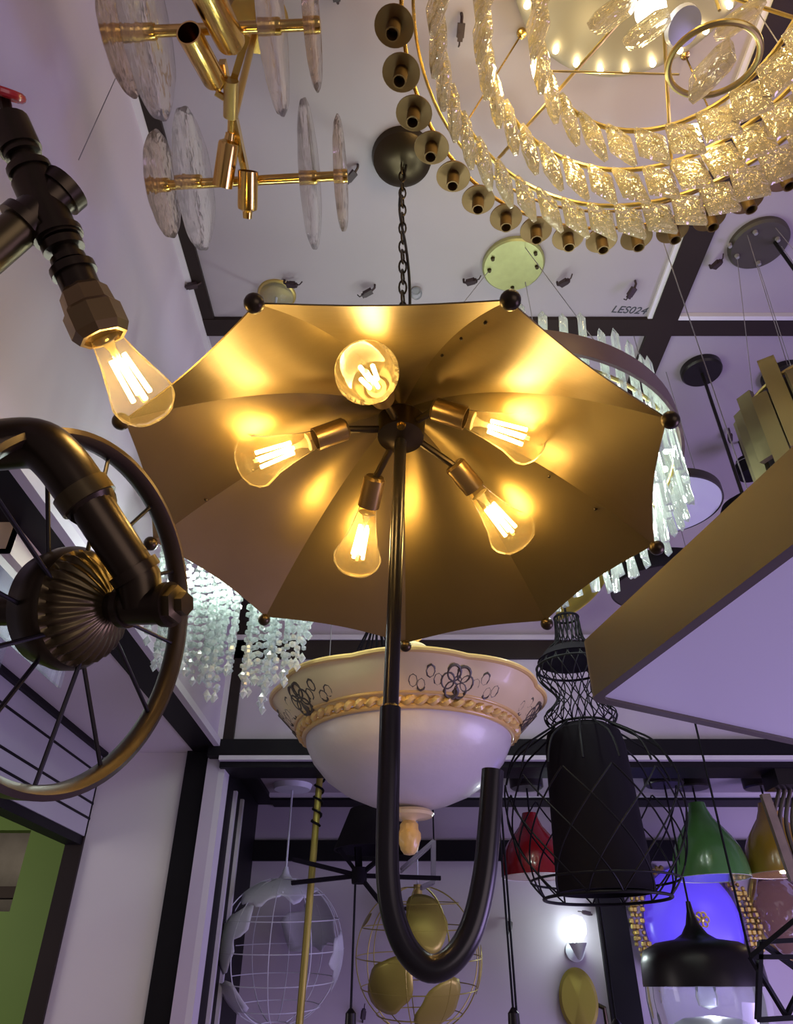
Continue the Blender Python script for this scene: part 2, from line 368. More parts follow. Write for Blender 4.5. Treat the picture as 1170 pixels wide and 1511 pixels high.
# ------------------------------------------------------------------ umbrella chandelier
def umbrella():
    C0 = V((0, .798, .532)); n = V((.0415, .074, 1)).normalized(); R = .36
    a0 = -.047
    ex = V((1, 0, -n.x / n.z)).normalized(); ey = n.cross(ex)
    def pt(r, ang, h): return C0 + ex * (r * math.cos(ang)) + ey * (r * math.sin(ang)) + n * h
    hub = C0 + n * .168
    t = thing('umbrella_chandelier', C0 + n * .17, 'large bronze metal umbrella chandelier with five glowing bulbs inside and a black hooked handle', 'chandelier')
    H = .205
    def dome(rho): return H * (1 - rho ** 1.75)
    # shade: nine panels meeting in creases
    mb = MB(); NS, NU = 22, 16
    rib = [math.radians(210 + 40 * i) + a0 for i in range(9)]
    vs, fs = [], []
    cols = 9 * NU
    for i in range(NS + 1):
        s = max(.02, i / NS)
        for j in range(cols):
            k, u = divmod(j, NU); u /= NU
            ang = rib[k] + math.radians(40) * u
            sag = math.sin(PI * u)
            chord = math.cos(math.radians(20)) / math.cos(math.radians(20) * (2 * u - 1))
            q = 1 - (1 - chord) * min(1, s * 1.5)
            rr = s * q * (1 - .022 * sag * s ** 3)
            h = dome(s) - .012 * sag * math.sin(PI * min(1, s)) + .004 * sag * s ** 3
            vs.append(pt(R * rr, ang, h))
    for i in range(NS):
        for j in range(cols):
            fs.append((i * cols + j, (i + 1) * cols + j, (i + 1) * cols + (j + 1) % cols, i * cols + (j + 1) % cols))
    fs.append(tuple(range(cols)))
    mb.add(vs, fs)
    o = mb.build('shade', 'bronze', t, 25)
    so = o.modifiers.new('thickness', 'SOLIDIFY'); so.thickness = .0015; so.offset = 1
    es = o.modifiers.new('rim_edge', 'EDGE_SPLIT'); es.split_angle = math.radians(50)
    # seams: rivets along a rib
    rv = MB()
    for k in (2, 4, 6, 8):
        for s in (.45, .62, .8): rv.ball(pt(R * s, rib[k] + .03, dome(s) - .006), .0022, 8)
    rv.build('rivets', 'darkbronze', o)
    for k in range(9):
        MB().ball(pt(R * 1.01, rib[k], -.004), .0105, 16).build('finial_ball', 'darkbronze', t)
    # hub and arms
    MB().lathe([(.0001, -.03), (.010, -.03), (.034, -.022), (.036, .012), (.03, .02), (.0001, .02)], TR(hub, n), 32).build('hub', 'darkbronze', t)
    sp = [((530, 625, .690), (350, 690, .600)), ((564, 655, .685), (522, 846, .560)), ((640, 650, .685), (772, 806, .570)),
          ((640, 603, .690), (806, 655, .622)), ((568, 592, .690), (535, 540, .595))]
    pos = []
    for (a, b) in sp:
        A, B = at(a[0], a[1], z=a[2]), at(b[0], b[1], z=b[2])
        d = (B - A).normalized(); L = .118
        s = B - d * (L + .05)
        MB().tube([hub - n * .004, s + d * .006], .0055, 10).build('arm', 'darkbronze', t)
        pos.append(bulb_parts(t, s, d, L=L, R=.039))
    for p in pos: lamp(p, WARM, UMB_W, .018, 'umbrella_bulb_light')
    # pole and hook handle
    up = hub - n * .02
    j1 = at(576, 1052, Y=.765)
    MB().tube([up, j1], .0088, 16).build('pole', 'pole', t)
    MB().lathe([(.0001, -.006), (.006, -.006), (.007, -.002), (.0001, 0)], TR(at(592, 626, z=hub.z - .03), n), 12).build('screw', 'brass', t)
    cl = [(576, 1045), (574, 1130), (572, 1210), (572, 1290), (580, 1350), (601, 1402), (634, 1429), (669, 1414), (697, 1367), (714, 1295), (722, 1215), (727, 1137)]
    P = bez([at(x, y, Y=.765) for x, y in cl], 6)
    h = MB().tube(P, .0116, 20, caps=False)
    e = P[-1]; dr = (P[-1] - P[-2]).normalized()
    h.lathe([(.0116, 0), (.0098, .0002), (.0096, -.02), (.0001, -.02)], TR(e, dr), 20, caps=False)
    h.lathe([(.0088, .003), (.0116, 0)], TR(P[0], (P[0] - P[1])), 20, caps=False)
    h.build('hook_handle', 'pole', t)
    # suspension
    top = C0 + n * (H + .004)
    cp = V((.012, top.y + .005, CEIL))
    MB().lathe([(.0001, -.035), (.02, -.033), (.045, -.028), (.060, -.016), (.064, 0)], TR(cp), 40).build('ceiling_cup', 'darkbronze', t)
    MB().lathe([(.016, 0), (.016, .012), (.007, .02), (.007, .045)], TR(top, n), 20).build('top_cap', 'darkbronze', t)
    ch = MB(); a = cp + V((0, 0, -.033)); b = top + n * .043; L = (a - b).length; N = 22; st = L / N; d = (b - a).normalized()
    for i in range(N):
        c = a + d * (st * (i + .5)); u = V((1, 0, 0)) if i % 2 else V((.35, .93, 0)); hh = st * .66; w = .0065
        ch.tube([c + d * (hh * math.sin(q)) + u * (w * math.cos(q)) for q in [2 * PI * k / 12 for k in range(12)]], .0019, 6, closed=True)
    ch.build('chain', 'darkbronze', t)
    cab = bez([a + V((.008, 0, 0)), a + d * L * .2 + V((-.006, .01, 0)), a + d * L * .45 + V((.006, -.008, 0)), a + d * L * .6 + V((.012, 0, 0)), a + d * L * .8 + V((.01, 0, 0)), b], 6)
    MB().tube(cab, .0026, 8).build('cable', 'blackmetal', t)

# ------------------------------------------------------------------ pipe lamp with wheel
def pipe_lamp():
    d0 = .74
    R3 = lambda a, b, c: V((1, 0, 0)) * a + V((0, -SN, CS)) * b + V((0, CS, SN)) * c
    hubc = at(110, 897, d=d0)
    t = thing('pipe_wheel_chandelier', hubc, 'dark bronze water pipe lamp carrying a spoked wheel and one glowing bulb', 'pipe lamp')
    nrm = R3(.95, .07, -.30).normalized()
    m = TR(hubc, nrm)
    Ro = .1865
    # rim: shallow U section
    rim = MB(); n = 96
    prof = [(Ro, -.011), (Ro, .011), (Ro - .006, .013), (Ro - .013, .008), (Ro - .0145, 0), (Ro - .013, -.008), (Ro - .006, -.013)]
    vs = [m @ V((r * math.cos(2 * PI * j / n), r * math.sin(2 * PI * j / n), z)) for (r, z) in prof for j in range(n)]
    k = len(prof); fs = [(i * n + j, i * n + (j + 1) % n, ((i + 1) % k) * n + (j + 1) % n, ((i + 1) % k) * n + j) for i in range(k) for j in range(n)]
    rim.add(vs, fs).build('wheel_rim', 'rim', t, 50)
    for i in range(12):
        a = 2 * PI * (i + .35) / 12
        e0 = m @ V((.05 * math.cos(a + .25), .05 * math.sin(a + .25), .012 if i % 2 else -.012)); e1 = m @ V((Ro * .945 * math.cos(a), Ro * .945 * math.sin(a), 0))
        MB().tube([e0, e1], .0024, 8).build('spoke', 'blackmetal', t)
    # fluted hub: two domes
    flute = lambda a, z: 1 + (.045 * math.cos(28 * a) if .012 < z < .05 else 0)
    hb = MB().lathe([(.0001, -.045), (.02, -.045), (.045, -.04), (.058, -.03), (.062, -.014), (.064, -.008), (.064, .004), (.060, .010)], m, 112)
    hb.build('wheel_hub', 'darkbronze', t)
    dm = MB().lathe([(.060, .008), (.060, .011), (.056, .014), (.0555, .02), (.051, .027), (.041, .036), (.028, .043), (.018, .047), (.0001, .047)], m, 168, fn=flute)
    dm.build('hub_cap', 'hub', t, 50)
    # axle pipe through the hub
    ax = lambda s: hubc + nrm * s
    MB().tube([ax(.04), ax(.122)], .0155, 20).build('axle_pipe', 'pipe', t)
    MB().tube([ax(-.045), ax(-.14)], .0165, 20).build('axle_pipe', 'pipe', t)
    fit = MB()
    fit.tube([ax(.062), ax(.116)], .0195, 24); fit.tube([ax(.110), ax(.118)], .0225, 24); fit.tube([ax(.060), ax(.067)], .0225, 24)
    tee = ax(.084)
    fit.build('tee_fitting', 'pipe', t)
    MB().lathe([(.019, 0), (.019, .008), (.012, .010), (.0115, .018), (.0001, .018)], TR(ax(.118), nrm), 6).build('end_plug', 'hub', t, 20)
    # slanting pipe with elbow to the left
    dt = tee.dot(V((0, CS, SN)))
    e1 = at(205, 852, d=dt); p1 = at(128, 735, d=dt * .985); p2 = at(88, 680, d=dt * .985); p3 = at(52, 655, d=dt * .985); p4 = at(-10, 657, d=dt * .985); p5 = at(-160, 665, d=dt * .985)
    MB().tube([tee, e1, p1], .0215, 24).build('slanted_pipe', 'pipe', t)
    MB().tube([e1 + (p1 - e1) * .02, e1 + (p1 - e1) * .13], .0255, 24).build('pipe_collar', 'pipe', t)
    MB().tube(bez([p1 + (p2 - p1) * -.1, p1, p2, p3, p4], 6), .0255, 24).build('pipe_elbow', 'pipe', t)
    MB().tube([p1 + (p1 - p2) * .12, p1 + (p2 - p1) * .25], .0285, 24).build('pipe_collar', 'hub', t)
    MB().tube([p4, p5], .0235, 24).build('main_pipe', 'pipe', t)
    # upper pipe with tee, valve and bulb socket
    D = .71
    a = at(14, 185, d=D); b = at(122, 425, d=D); d = (b - a).normalized(); L = (b - a).length
    c = at(66, 305, d=D)
    up = MB()
    up.tube([a, b], .0130, 20)
    for (s0, s1, r) in ((-.004, .028, .0205), (.028, .034, .018), (.046, .053, .0215), (.053, .094, .0185), (.118, .126, .0215)):
        up.tube([a + d * s0, a + d * s1], r, 20)
    up.build('upright_pipe', 'pipe', t)
    T = MB(); T.tube([c - d * .028, c + d * .03], .021, 24)
    br = (at(0, 372, d=D * .98) - at(88, 296, d=D * 1.02)); br.normalize()
    T.tube([c - br * .020, c + br * .026], .0200, 24); T.tube([c - br * .033, c - br * .020], .0235, 24); T.tube([c + br * .022, c + br * .032], .0245, 24)
    T.tube([c + d * .028, c + d * .035], .0245, 24)
    T.build('cross_fitting', 'pipe', t)
    MB().tube([c, c + br * .30], .0185, 20).build('side_pipe', 'hub', t)
    lowr = MB()
    for (s0, s1, r) in ((.040, .048, .0205), (.056, .062, .0175), (.066, .074, .0225), (.074, .092, .019)):
        lowr.tube([c + d * s0, c + d * s1], r, 20)
    lowr.build('pipe_collar', 'pipe', t)
    so = MB().lathe([(.018, 0), (.024, .006), (.0255, .022), (.029, .026), (.029, .048), (.024, .056), (.02, .056), (.02, .05), (.0001, .05)], TR(c + d * .088, d), 8)
    so.build('socket', 'socketbronze', t, 25)
    dd = (d + R3(-.06, .0, .85)).normalized()
    p = bulb_parts(t, c + d * .134, dd, L=.112, R=.0345, socket=False, nf=4)
    lamp(p, WARM, UMB_W * .6, .018, 'pipe_bulb_light')
    v = at(4, 137, d=D)
    vm = MB(); vn = R3(.25, .9, -.3)
    vm.ring(v, .0165, .0048, vn, 32, 10)
    for i in range(5):
        q = frame(vn) @ V((math.cos(i * 2 * PI / 5), math.sin(i * 2 * PI / 5), 0)); vm.tube([v, v + q * .017], .0035, 8)
    vm.build('valve_wheel', 'red', t, label='red valve wheel')
    MB().tube([v, a - d * .0], .006, 10).build('valve_stem', 'pipe', t)
    # the pipes meet behind the left edge of view
    e = c + br * .30
    MB().tube(bez([e, e + br * .05, p5 + V((-.06, 0, .03)), p5], 6), .0185, 16).build('riser_pipe', 'pipe', t)

# ------------------------------------------------------------------ brass chandelier with glass discs
def disc_chandelier():
    z = 1.10
    c1, c2 = at(335, 42, z=z), at(352, 267, z=z)
    t = thing('glass_disc_chandelier', (c1 + c2) / 2, 'polished brass chandelier with upright rippled glass discs on two rods, hung by the left wall', 'chandelier')
    def disc(x, y, halfh, zz, mt, yaw):
        p = at(x, y, z=zz); dd = p.y * CS + p.z * SN; r = halfh * dd * dd / (F * p.length)
        nn = V((math.cos(yaw), -math.sin(yaw), 0)); m = TR(p, nn)
        prof = [(.0001, -.004), (r * .94, -.004), (r, -.001), (r, .001), (r * .94, .004), (.0001, .004)]
        wob = lambda a, z: 1 + .02 * math.sin(3 * a + x) + .012 * math.sin(7 * a + y) + .008 * math.sin(13 * a)
        o = MB().lathe(prof, m, 72, fn=wob).build('glass_disc', mt, t, 50)
        MB().lathe([(.010, -.011), (.011, -.008), (.011, .008), (.010, .011)], m, 20).build('disc_clamp', 'brass', o)
    r1a, r1b = at(160, 49, z=z), at(473, 36, z=z); r2a, r2b = at(236, 274, z=z), at(512, 259, z=z)
    MB().tube([r1a, r1b], .0078, 14).build('crossbar', 'brass', t); MB().tube([r2a, r2b], .0078, 14).build('crossbar', 'brass', t)
    yw = math.atan2((r1b - r1a).y, (r1b - r1a).x)
    disc(179, 48, 104, z, 'rippleamber', -yw); disc(218, 47, 145, z, 'ripple', -yw); disc(403, 39, 145, z, 'ripple', -yw); disc(461, 37, 102, z, 'rippleamber', -yw)
    disc(241, 273, 84, z, 'rippleamber', -yw); disc(288, 268, 110, z, 'ripple', -yw); disc(458, 262, 113, z, 'ripple', -yw); disc(503, 260, 87, z, 'rippleamber', -yw)
    s0, s1 = at(365, 50, z=z + .01), at(338, 140, z=z + .01); s2 = at(352, 205, z=z + .01); s3 = at(364, 262, z=z + .01)
    MB().bar(s0, s1, .010).build('brace', 'brass', t)
    MB().bar(s1 - (s3 - s1) * .35, s3, .010, .018).build('spine', 'brass', t)
    MB().tube([at(341, 118, z=z), at(340, 172, z=z)], .011, 14).build('spine_tube', 'gold', t)
    def sock(x0, y0, x1, y1, za, zb, r):
        a, b = at(x0, y0, z=za), at(x1, y1, z=zb); d = b - a; L = d.length
        MB().lathe([(.0001, 0), (r * .45, 0), (r * .5, .01), (r * .95, .014), (r, .018), (r, L), (r * .88, L), (r * .86, .03), (.0001, .03)], TR(a, d), 28).build('socket_cup', 'brass', t)
    sock(322, 128, 278, 48, z, z - .05, .017); sock(346, 72, 295, -30, z - .01, z - .07, .021)
    sock(340, 196, 328, 275, z, z - .035, .016); sock(365, 322, 366, 252, z - .05, z - .02, .016)
    MB().tube([at(318, 136, z=z), at(340, 150, z=z)], .005, 10).build('arm', 'brass', t); MB().tube([at(341, 172, z=z), at(340, 200, z=z)], .005, 10).build('arm', 'brass', t)
    st = (s1 + s2) / 2
    MB().tube([st, V((st.x, st.y, CEIL))], .006, 12).build('stem', 'brass', t)
    MB().lathe([(.0001, -.02), (.05, -.018), (.055, 0)], TR((st.x, st.y, CEIL)), 32).build('ceiling_cup', 'brass', t)

# ------------------------------------------------------------------ crystal chandelier, top right
def crystal_block(w, h, th):
    mb = MB()
    x, z, y = w / 2, h / 2, th / 2
    def ringv(a, b, yy): return [(-a, yy, -b), (a, yy, -b), (a, yy, b), (-a, yy, b)]
    vs = ringv(x * .55, z * .62, -y) + ringv(x, z, -y * .35) + ringv(x, z, y * .35) + ringv(x * .55, z * .62, y)
    fs = [(0, 1, 2, 3), (15, 14, 13, 12)]
    for k in range(3):
        for j in range(4): a, b = k * 4 + j, k * 4 + (j + 1) % 4; fs.append((a, a + 4, b + 4, b))
    return mb.add(vs, fs)
def crystal_chandelier():
    C = V((.43, .49, 0)); zc = 1.15
    C.x, C.y = .395, .432
    t = thing('crystal_ring_chandelier', (C.x, C.y, zc), 'large round crystal chandelier with rings of clear blocks glowing warm gold, top right', 'chandelier')
    me = crystal_block(.052, .080, .020).mesh('crystal_block', 'crystalwarm', 0)
    for (R, z, N, lbl) in ((.338, zc, 42, 0), (.272, zc + .005, 34, 1), (.195, zc - .01, 24, 2)):
        MB().ring((C.x, C.y, z + .048), R, .0042, n=96).build('rail_ring', 'gold', t)
        for i in range(N):
            a = 2 * PI * (i + .3 * lbl) / N
            p = V((C.x + R * math.cos(a), C.y + R * math.sin(a), z))
            m = TR(p) @ Mx.Rotation(a + PI / 2 + .35, 4, 'Z') @ Mx.Rotation(random.uniform(-.1, .1), 4, 'Y')
            inst('crystal_block', me, t, m)
    # arms, plate, LED ring
    for k in range(6):
        a = k * PI / 3 + .2
        u = V((math.cos(a), math.sin(a), 0))
        MB().tube([V((C.x, C.y, zc + .10)) + u * .05, V((C.x, C.y, zc + .045)) + u * .338], .003, 8).build('spoke', 'gold', t)
    pl = MB().lathe([(.0001, -.022), (.20, -.022), (.21, -.016), (.21, 0)], TR((C.x, C.y, CEIL - .03)), 64)
    pl.build('base_plate', 'backplate', t)
    led = MB().ball((0, 0, 0), .0056, 8).mesh('led_bead', 'led'); NL = 26
    for i in range(NL):
        a = 2 * PI * i / NL; inst('led_bead', led, t, TR((C.x + .195 * math.cos(a), C.y + .195 * math.sin(a), CEIL - .057)))
    MB().lathe([(.0001, -.03), (.10, -.03), (.10, 0)], TR((C.x, C.y, CEIL)), 40).build('ceiling_cup', 'gold', t)
    MB().tube([(C.x, C.y, zc + .08), (C.x, C.y, CEIL - .04)], .012, 14).build('stem', 'gold', t)
    # small gold hoop that carries a crystal, and a ball crystal
    h = at(1052, 90, z=1.06)
    MB().ring(h, .058, .0045, (.1, -.35, 1), 48, 10).build('hoop', 'gold', t)
    inst('crystal_block', me, t, TR(h + V((0, .01, -.005)), (.3, .2, 1)) @ Mx.Scale(1.3, 4))
    MB().tube([h + V((-.01, -.057, .01)), V((C.x + .03, C.y - .05, zc + .09))], .002, 8).build('hoop_wire', 'gold', t)
    for (x, y) in ((905, 20), (955, 45), (1090, 30)):
        inst('crystal_block', me, t, TR(at(x, y, z=1.10), (.4, .5, 1)) @ Mx.Scale(1.2, 4))
    MB().tube([at(815, 105, z=1.2), at(1002, 110, z=1.2)], .0016, 6).build('cross_wire', 'gold', t)
    g = at(960, 15, z=1.16); MB().ball(g, .022, 20).build('opal_bulb', 'opal', t)
    g = at(1006, 38, z=1.16); MB().lathe([(.0001, -.008), (.026, -.008), (.028, 0), (.0001, 0)], TR(g, (-.3, .2, 1)), 28).build('round_cover', 'white', t)
    for k in range(8):
        a = k * PI / 4 + .2
        lamp((C.x + .235 * math.cos(a), C.y + .235 * math.sin(a), 1.235), (1.0, .75, .34), CRY_W, .02, 'chandelier_light')
    return C
def cup_ring(C):
    R, z = .405, 1.215
    C = V((C.x + .005, C.y + .018, 0))
    t = thing('cup_ring_chandelier', (C.x, C.y, z), 'thin gold ring chandelier with brown round cups and stub tubes, behind the crystal rings', 'chandelier')
    MB().ring((C.x, C.y, z + .022), R - .012, .0035, n=96).build('ring_rail', 'brass', t)
    MB().ring((C.x, C.y, z + .05), R - .03, .0028, n=96).build('ring_rail', 'brass', t)
    cup = MB().lathe([(.0001, .014), (.016, .014), (.027, .009), (.0305, .002), (.0305, 0), (.028, .0), (.0001, .008)], None, 28).mesh('cup', 'cup', 40)
    tub = MB().lathe([(.0001, .012), (.0110, .012), (.0110, -.026), (.0088, -.026), (.0085, .0), (.0001, .0)], None, 20).mesh('tube_socket', 'cup', 40)
    N = 38
    for i in range(N):
        a = 2 * PI * (i + .5) / N; p = V((C.x + R * math.cos(a), C.y + R * math.sin(a), z)); u = V((math.cos(a), math.sin(a), 0))
        ax = V((u.x * -.12, u.y * -.12, 1))
        c = inst('cup', cup, t, TR(p, ax)); ORG[c.name] = V((0, 0, 0))
        s = bpy.data.objects.new('tube_socket', tub); COL.objects.link(s); s.parent = c
    hb = V((C.x, C.y, CEIL))
    for k in range(4):
        a = k * PI / 2 + .9; u = V((math.cos(a), math.sin(a), 0))
        MB().tube([V((C.x, C.y, z + .05)) + u * (R - .03), hb + u * .22 + V((0, 0, -.005))], .0018, 6).build('suspension_wire', 'brass', t)
        MB().lathe([(.0001, -.01), (.008, -.008), (.009, 0)], TR(hb + u * .22), 16).build('ceiling_anchor', 'brass', t)

# ------------------------------------------------------------------ drum of crystal prisms
def prism_drum():
    z = .90; C = V((.205, 1.195, z)); R = .375
    pc = at(757, 388, z=CEIL)
    t = thing('prism_drum_chandelier', C, 'brown banded drum of long clear glass prisms lit cool white, right behind the umbrella', 'chandelier')
    b = MB().lathe([(R - .006, -.022), (R, -.022), (R, .026), (R - .006, .026)], TR(C), 96, caps=False)
    n = 96; k = 4
    b.f += [(3 * n + j, 3 * n + (j + 1) % n, (j + 1) % n, j) for j in range(n)]
    b.build('drum_band', 'bandbrown', t, 40)
    MB().ring(C + V((0, 0, -.03)), R - .02, .004, n=96).build('led_rail', 'gold', t)
    def pris(L, w):
        b = MB().prism([(-w, -w * .5), (w, -w * .5), (0, w)], L, Mx.Translation((0, 0, -L / 2)))
        b.f.remove((3, 4, 5)); b.v.append(V((0, 0, L / 2 + .018))); b.f += [(3, 4, 6), (4, 5, 6), (5, 3, 6)]
        return b
    p1 = pris(.225, .0082).mesh('glass_prism', 'crystal', 0); p2 = pris(.17, .0088).mesh('glass_prism', 'crystal', 0)
    N = 60
    for i in range(N):
        a = 2 * PI * i / N; u = V((math.cos(a), math.sin(a), 0)); rr = R - .016
        inst('glass_prism', p1, t, TR(C + u * rr + V((0, 0, -.03 + .014 * math.sin(i * 2.4)))) @ Mx.Rotation(a + PI / 2, 4, 'Z') @ Mx.Rotation(.10, 4, 'Y'))
    N = 40
    for i in range(N):
        a = 2 * PI * (i + .5) / N; u = V((math.cos(a), math.sin(a), 0)); rr = R - .055
        inst('glass_prism', p2, t, TR(C + u * rr + V((0, 0, -.085 + .016 * math.sin(i * 1.7)))) @ Mx.Rotation(a + PI / 2, 4, 'Z') @ Mx.Rotation(-.10, 4, 'Y'))
    led = MB().ball((0, 0, 0), .006, 8).mesh('led_bead', 'coolled')
    for i in range(36):
        a = 2 * PI * i / 36; inst('led_bead', led, t, TR(C + V((math.cos(a), math.sin(a), 0)) * (R - .036) + V((0, 0, -.03))))
    pm = MB().lathe([(.0001, -.014), (.070, -.014), (.074, -.010), (.074, 0)], TR(pc), 56)
    o = pm.build('ceiling_plate', 'palegreen', t, label='pale green gold ceiling plate')
    for (x, y) in ((727, 381), (722, 398), (790, 373), (792, 393), (756, 424)):
        q = at(x, y, z=CEIL - .014); MB().lathe([(.0001, -.008), (.004, -.007), (.005, 0)], TR(q), 14).build('cord_grip', 'darkbronze', o)
    for kk in range(3):
        a = 2 * PI * kk / 3 + .9; u = V((math.cos(a), math.sin(a), 0))
        MB().tube([V((pc.x, pc.y, CEIL - .012)) + u * .055, C + u * (R - .004) + V((0, 0, .026))], .0010, 6).build('suspension_wire', 'wire', t)
    for kk in range(6):
        a = 2 * PI * kk / 6 - .5
        lamp(C + V((math.cos(a), math.sin(a), 0)) * (R - .09) + V((0, 0, -.04)), (.86, 1.0, .9), DRUM_W, .02, 'drum_light')

# ------------------------------------------------------------------ strand chandelier, left behind the wheel
def strands():
    t = thing('crystal_strand_chandelier', (-.30, 1.175, .80), 'clear bead strands hanging in white lit curtains between wheel and umbrella', 'chandelier')
    meshes = []
    for L in (18, 22, 27, 32):
        mb = MB()
        for i in range(L):
            r = random.uniform(.0050, .0078)
            mb.ball((random.uniform(-.003, .003), random.uniform(-.003, .003), -.0155 * i), r, 6, (1, 1, .9), Mx.Rotation(random.uniform(0, 3), 4, 'Z'))
        mb.lathe([(.0001, -.0155 * L - .012), (.007, -.0155 * L - .002), (.0001, -.0155 * L + .008)], None, 6)
        meshes.append((L * .0155, mb.mesh('bead_strand', 'crystalwhite', 0)))
    zt = .80
    MB().lathe([(.0001, 0), (1, 0), (1, .012), (.0001, .012)], Mx.Translation((-.30, 1.175, zt)) @ Mx.Diagonal((.185, .085, 1, 1)), 56).build('oval_base', 'white', t)
    MB().tube([(-.30, 1.175, zt + .01), (-.30, 1.175, CEIL)], .003, 10).build('stem', 'white', t)
    MB().lathe([(.0001, -.035), (.02, -.033), (.036, -.022), (.043, 0)], TR((-.30, 1.175, CEIL)), 40, caps=False).build('glass_ceiling_cup', 'clear', t, 60)
    MB().lathe([(.0001, -.012), (.014, -.012), (.046, -.004), (.048, 0)], TR((-.30, 1.175, CEIL)), 32).build('cup_base', 'gold', t)
    cl = [(235, 978, 14), (262, 985, 0), (285, 1000, 9), (310, 1025, 16), (330, 985, 7), (366, 1018, 11), (387, 1042, 15), (408, 1002, 10), (438, 978, 9), (452, 932, 5), (218, 940, 6)]
    n = 0
    for (x, y, k) in cl:
        for j in range(max(5, k // 2 + 3)):
            Y = random.uniform(1.125, 1.235)
            xx = x + random.uniform(-11, 11); yy = y + random.uniform(-55, 0) * (0 if j == 0 else 1)
            bot = at(xx, yy + 12, Y=Y)
            bot.x = max(-.495, bot.x)
            L, me = meshes[min(3, max(0, int(((zt - bot.z) / .0155 - 16) / 4.7)))]
            if n >= 96: break
            inst('bead_strand', me, t, TR((bot.x, Y, bot.z + L + .01)) @ Mx.Rotation(random.uniform(0, 6), 4, 'Z')); n += 1
    for x in (-.38, -.31, -.24, -.17): lamp((x, 1.13, .62), (.88, 1.0, .95), STR_W, .02, 'strand_light')
    for x in (-.44, -.36, -.26, -.17): MB().ball((x, 1.175, .792), .010, 10).build('led_bulb', 'coolled', t)

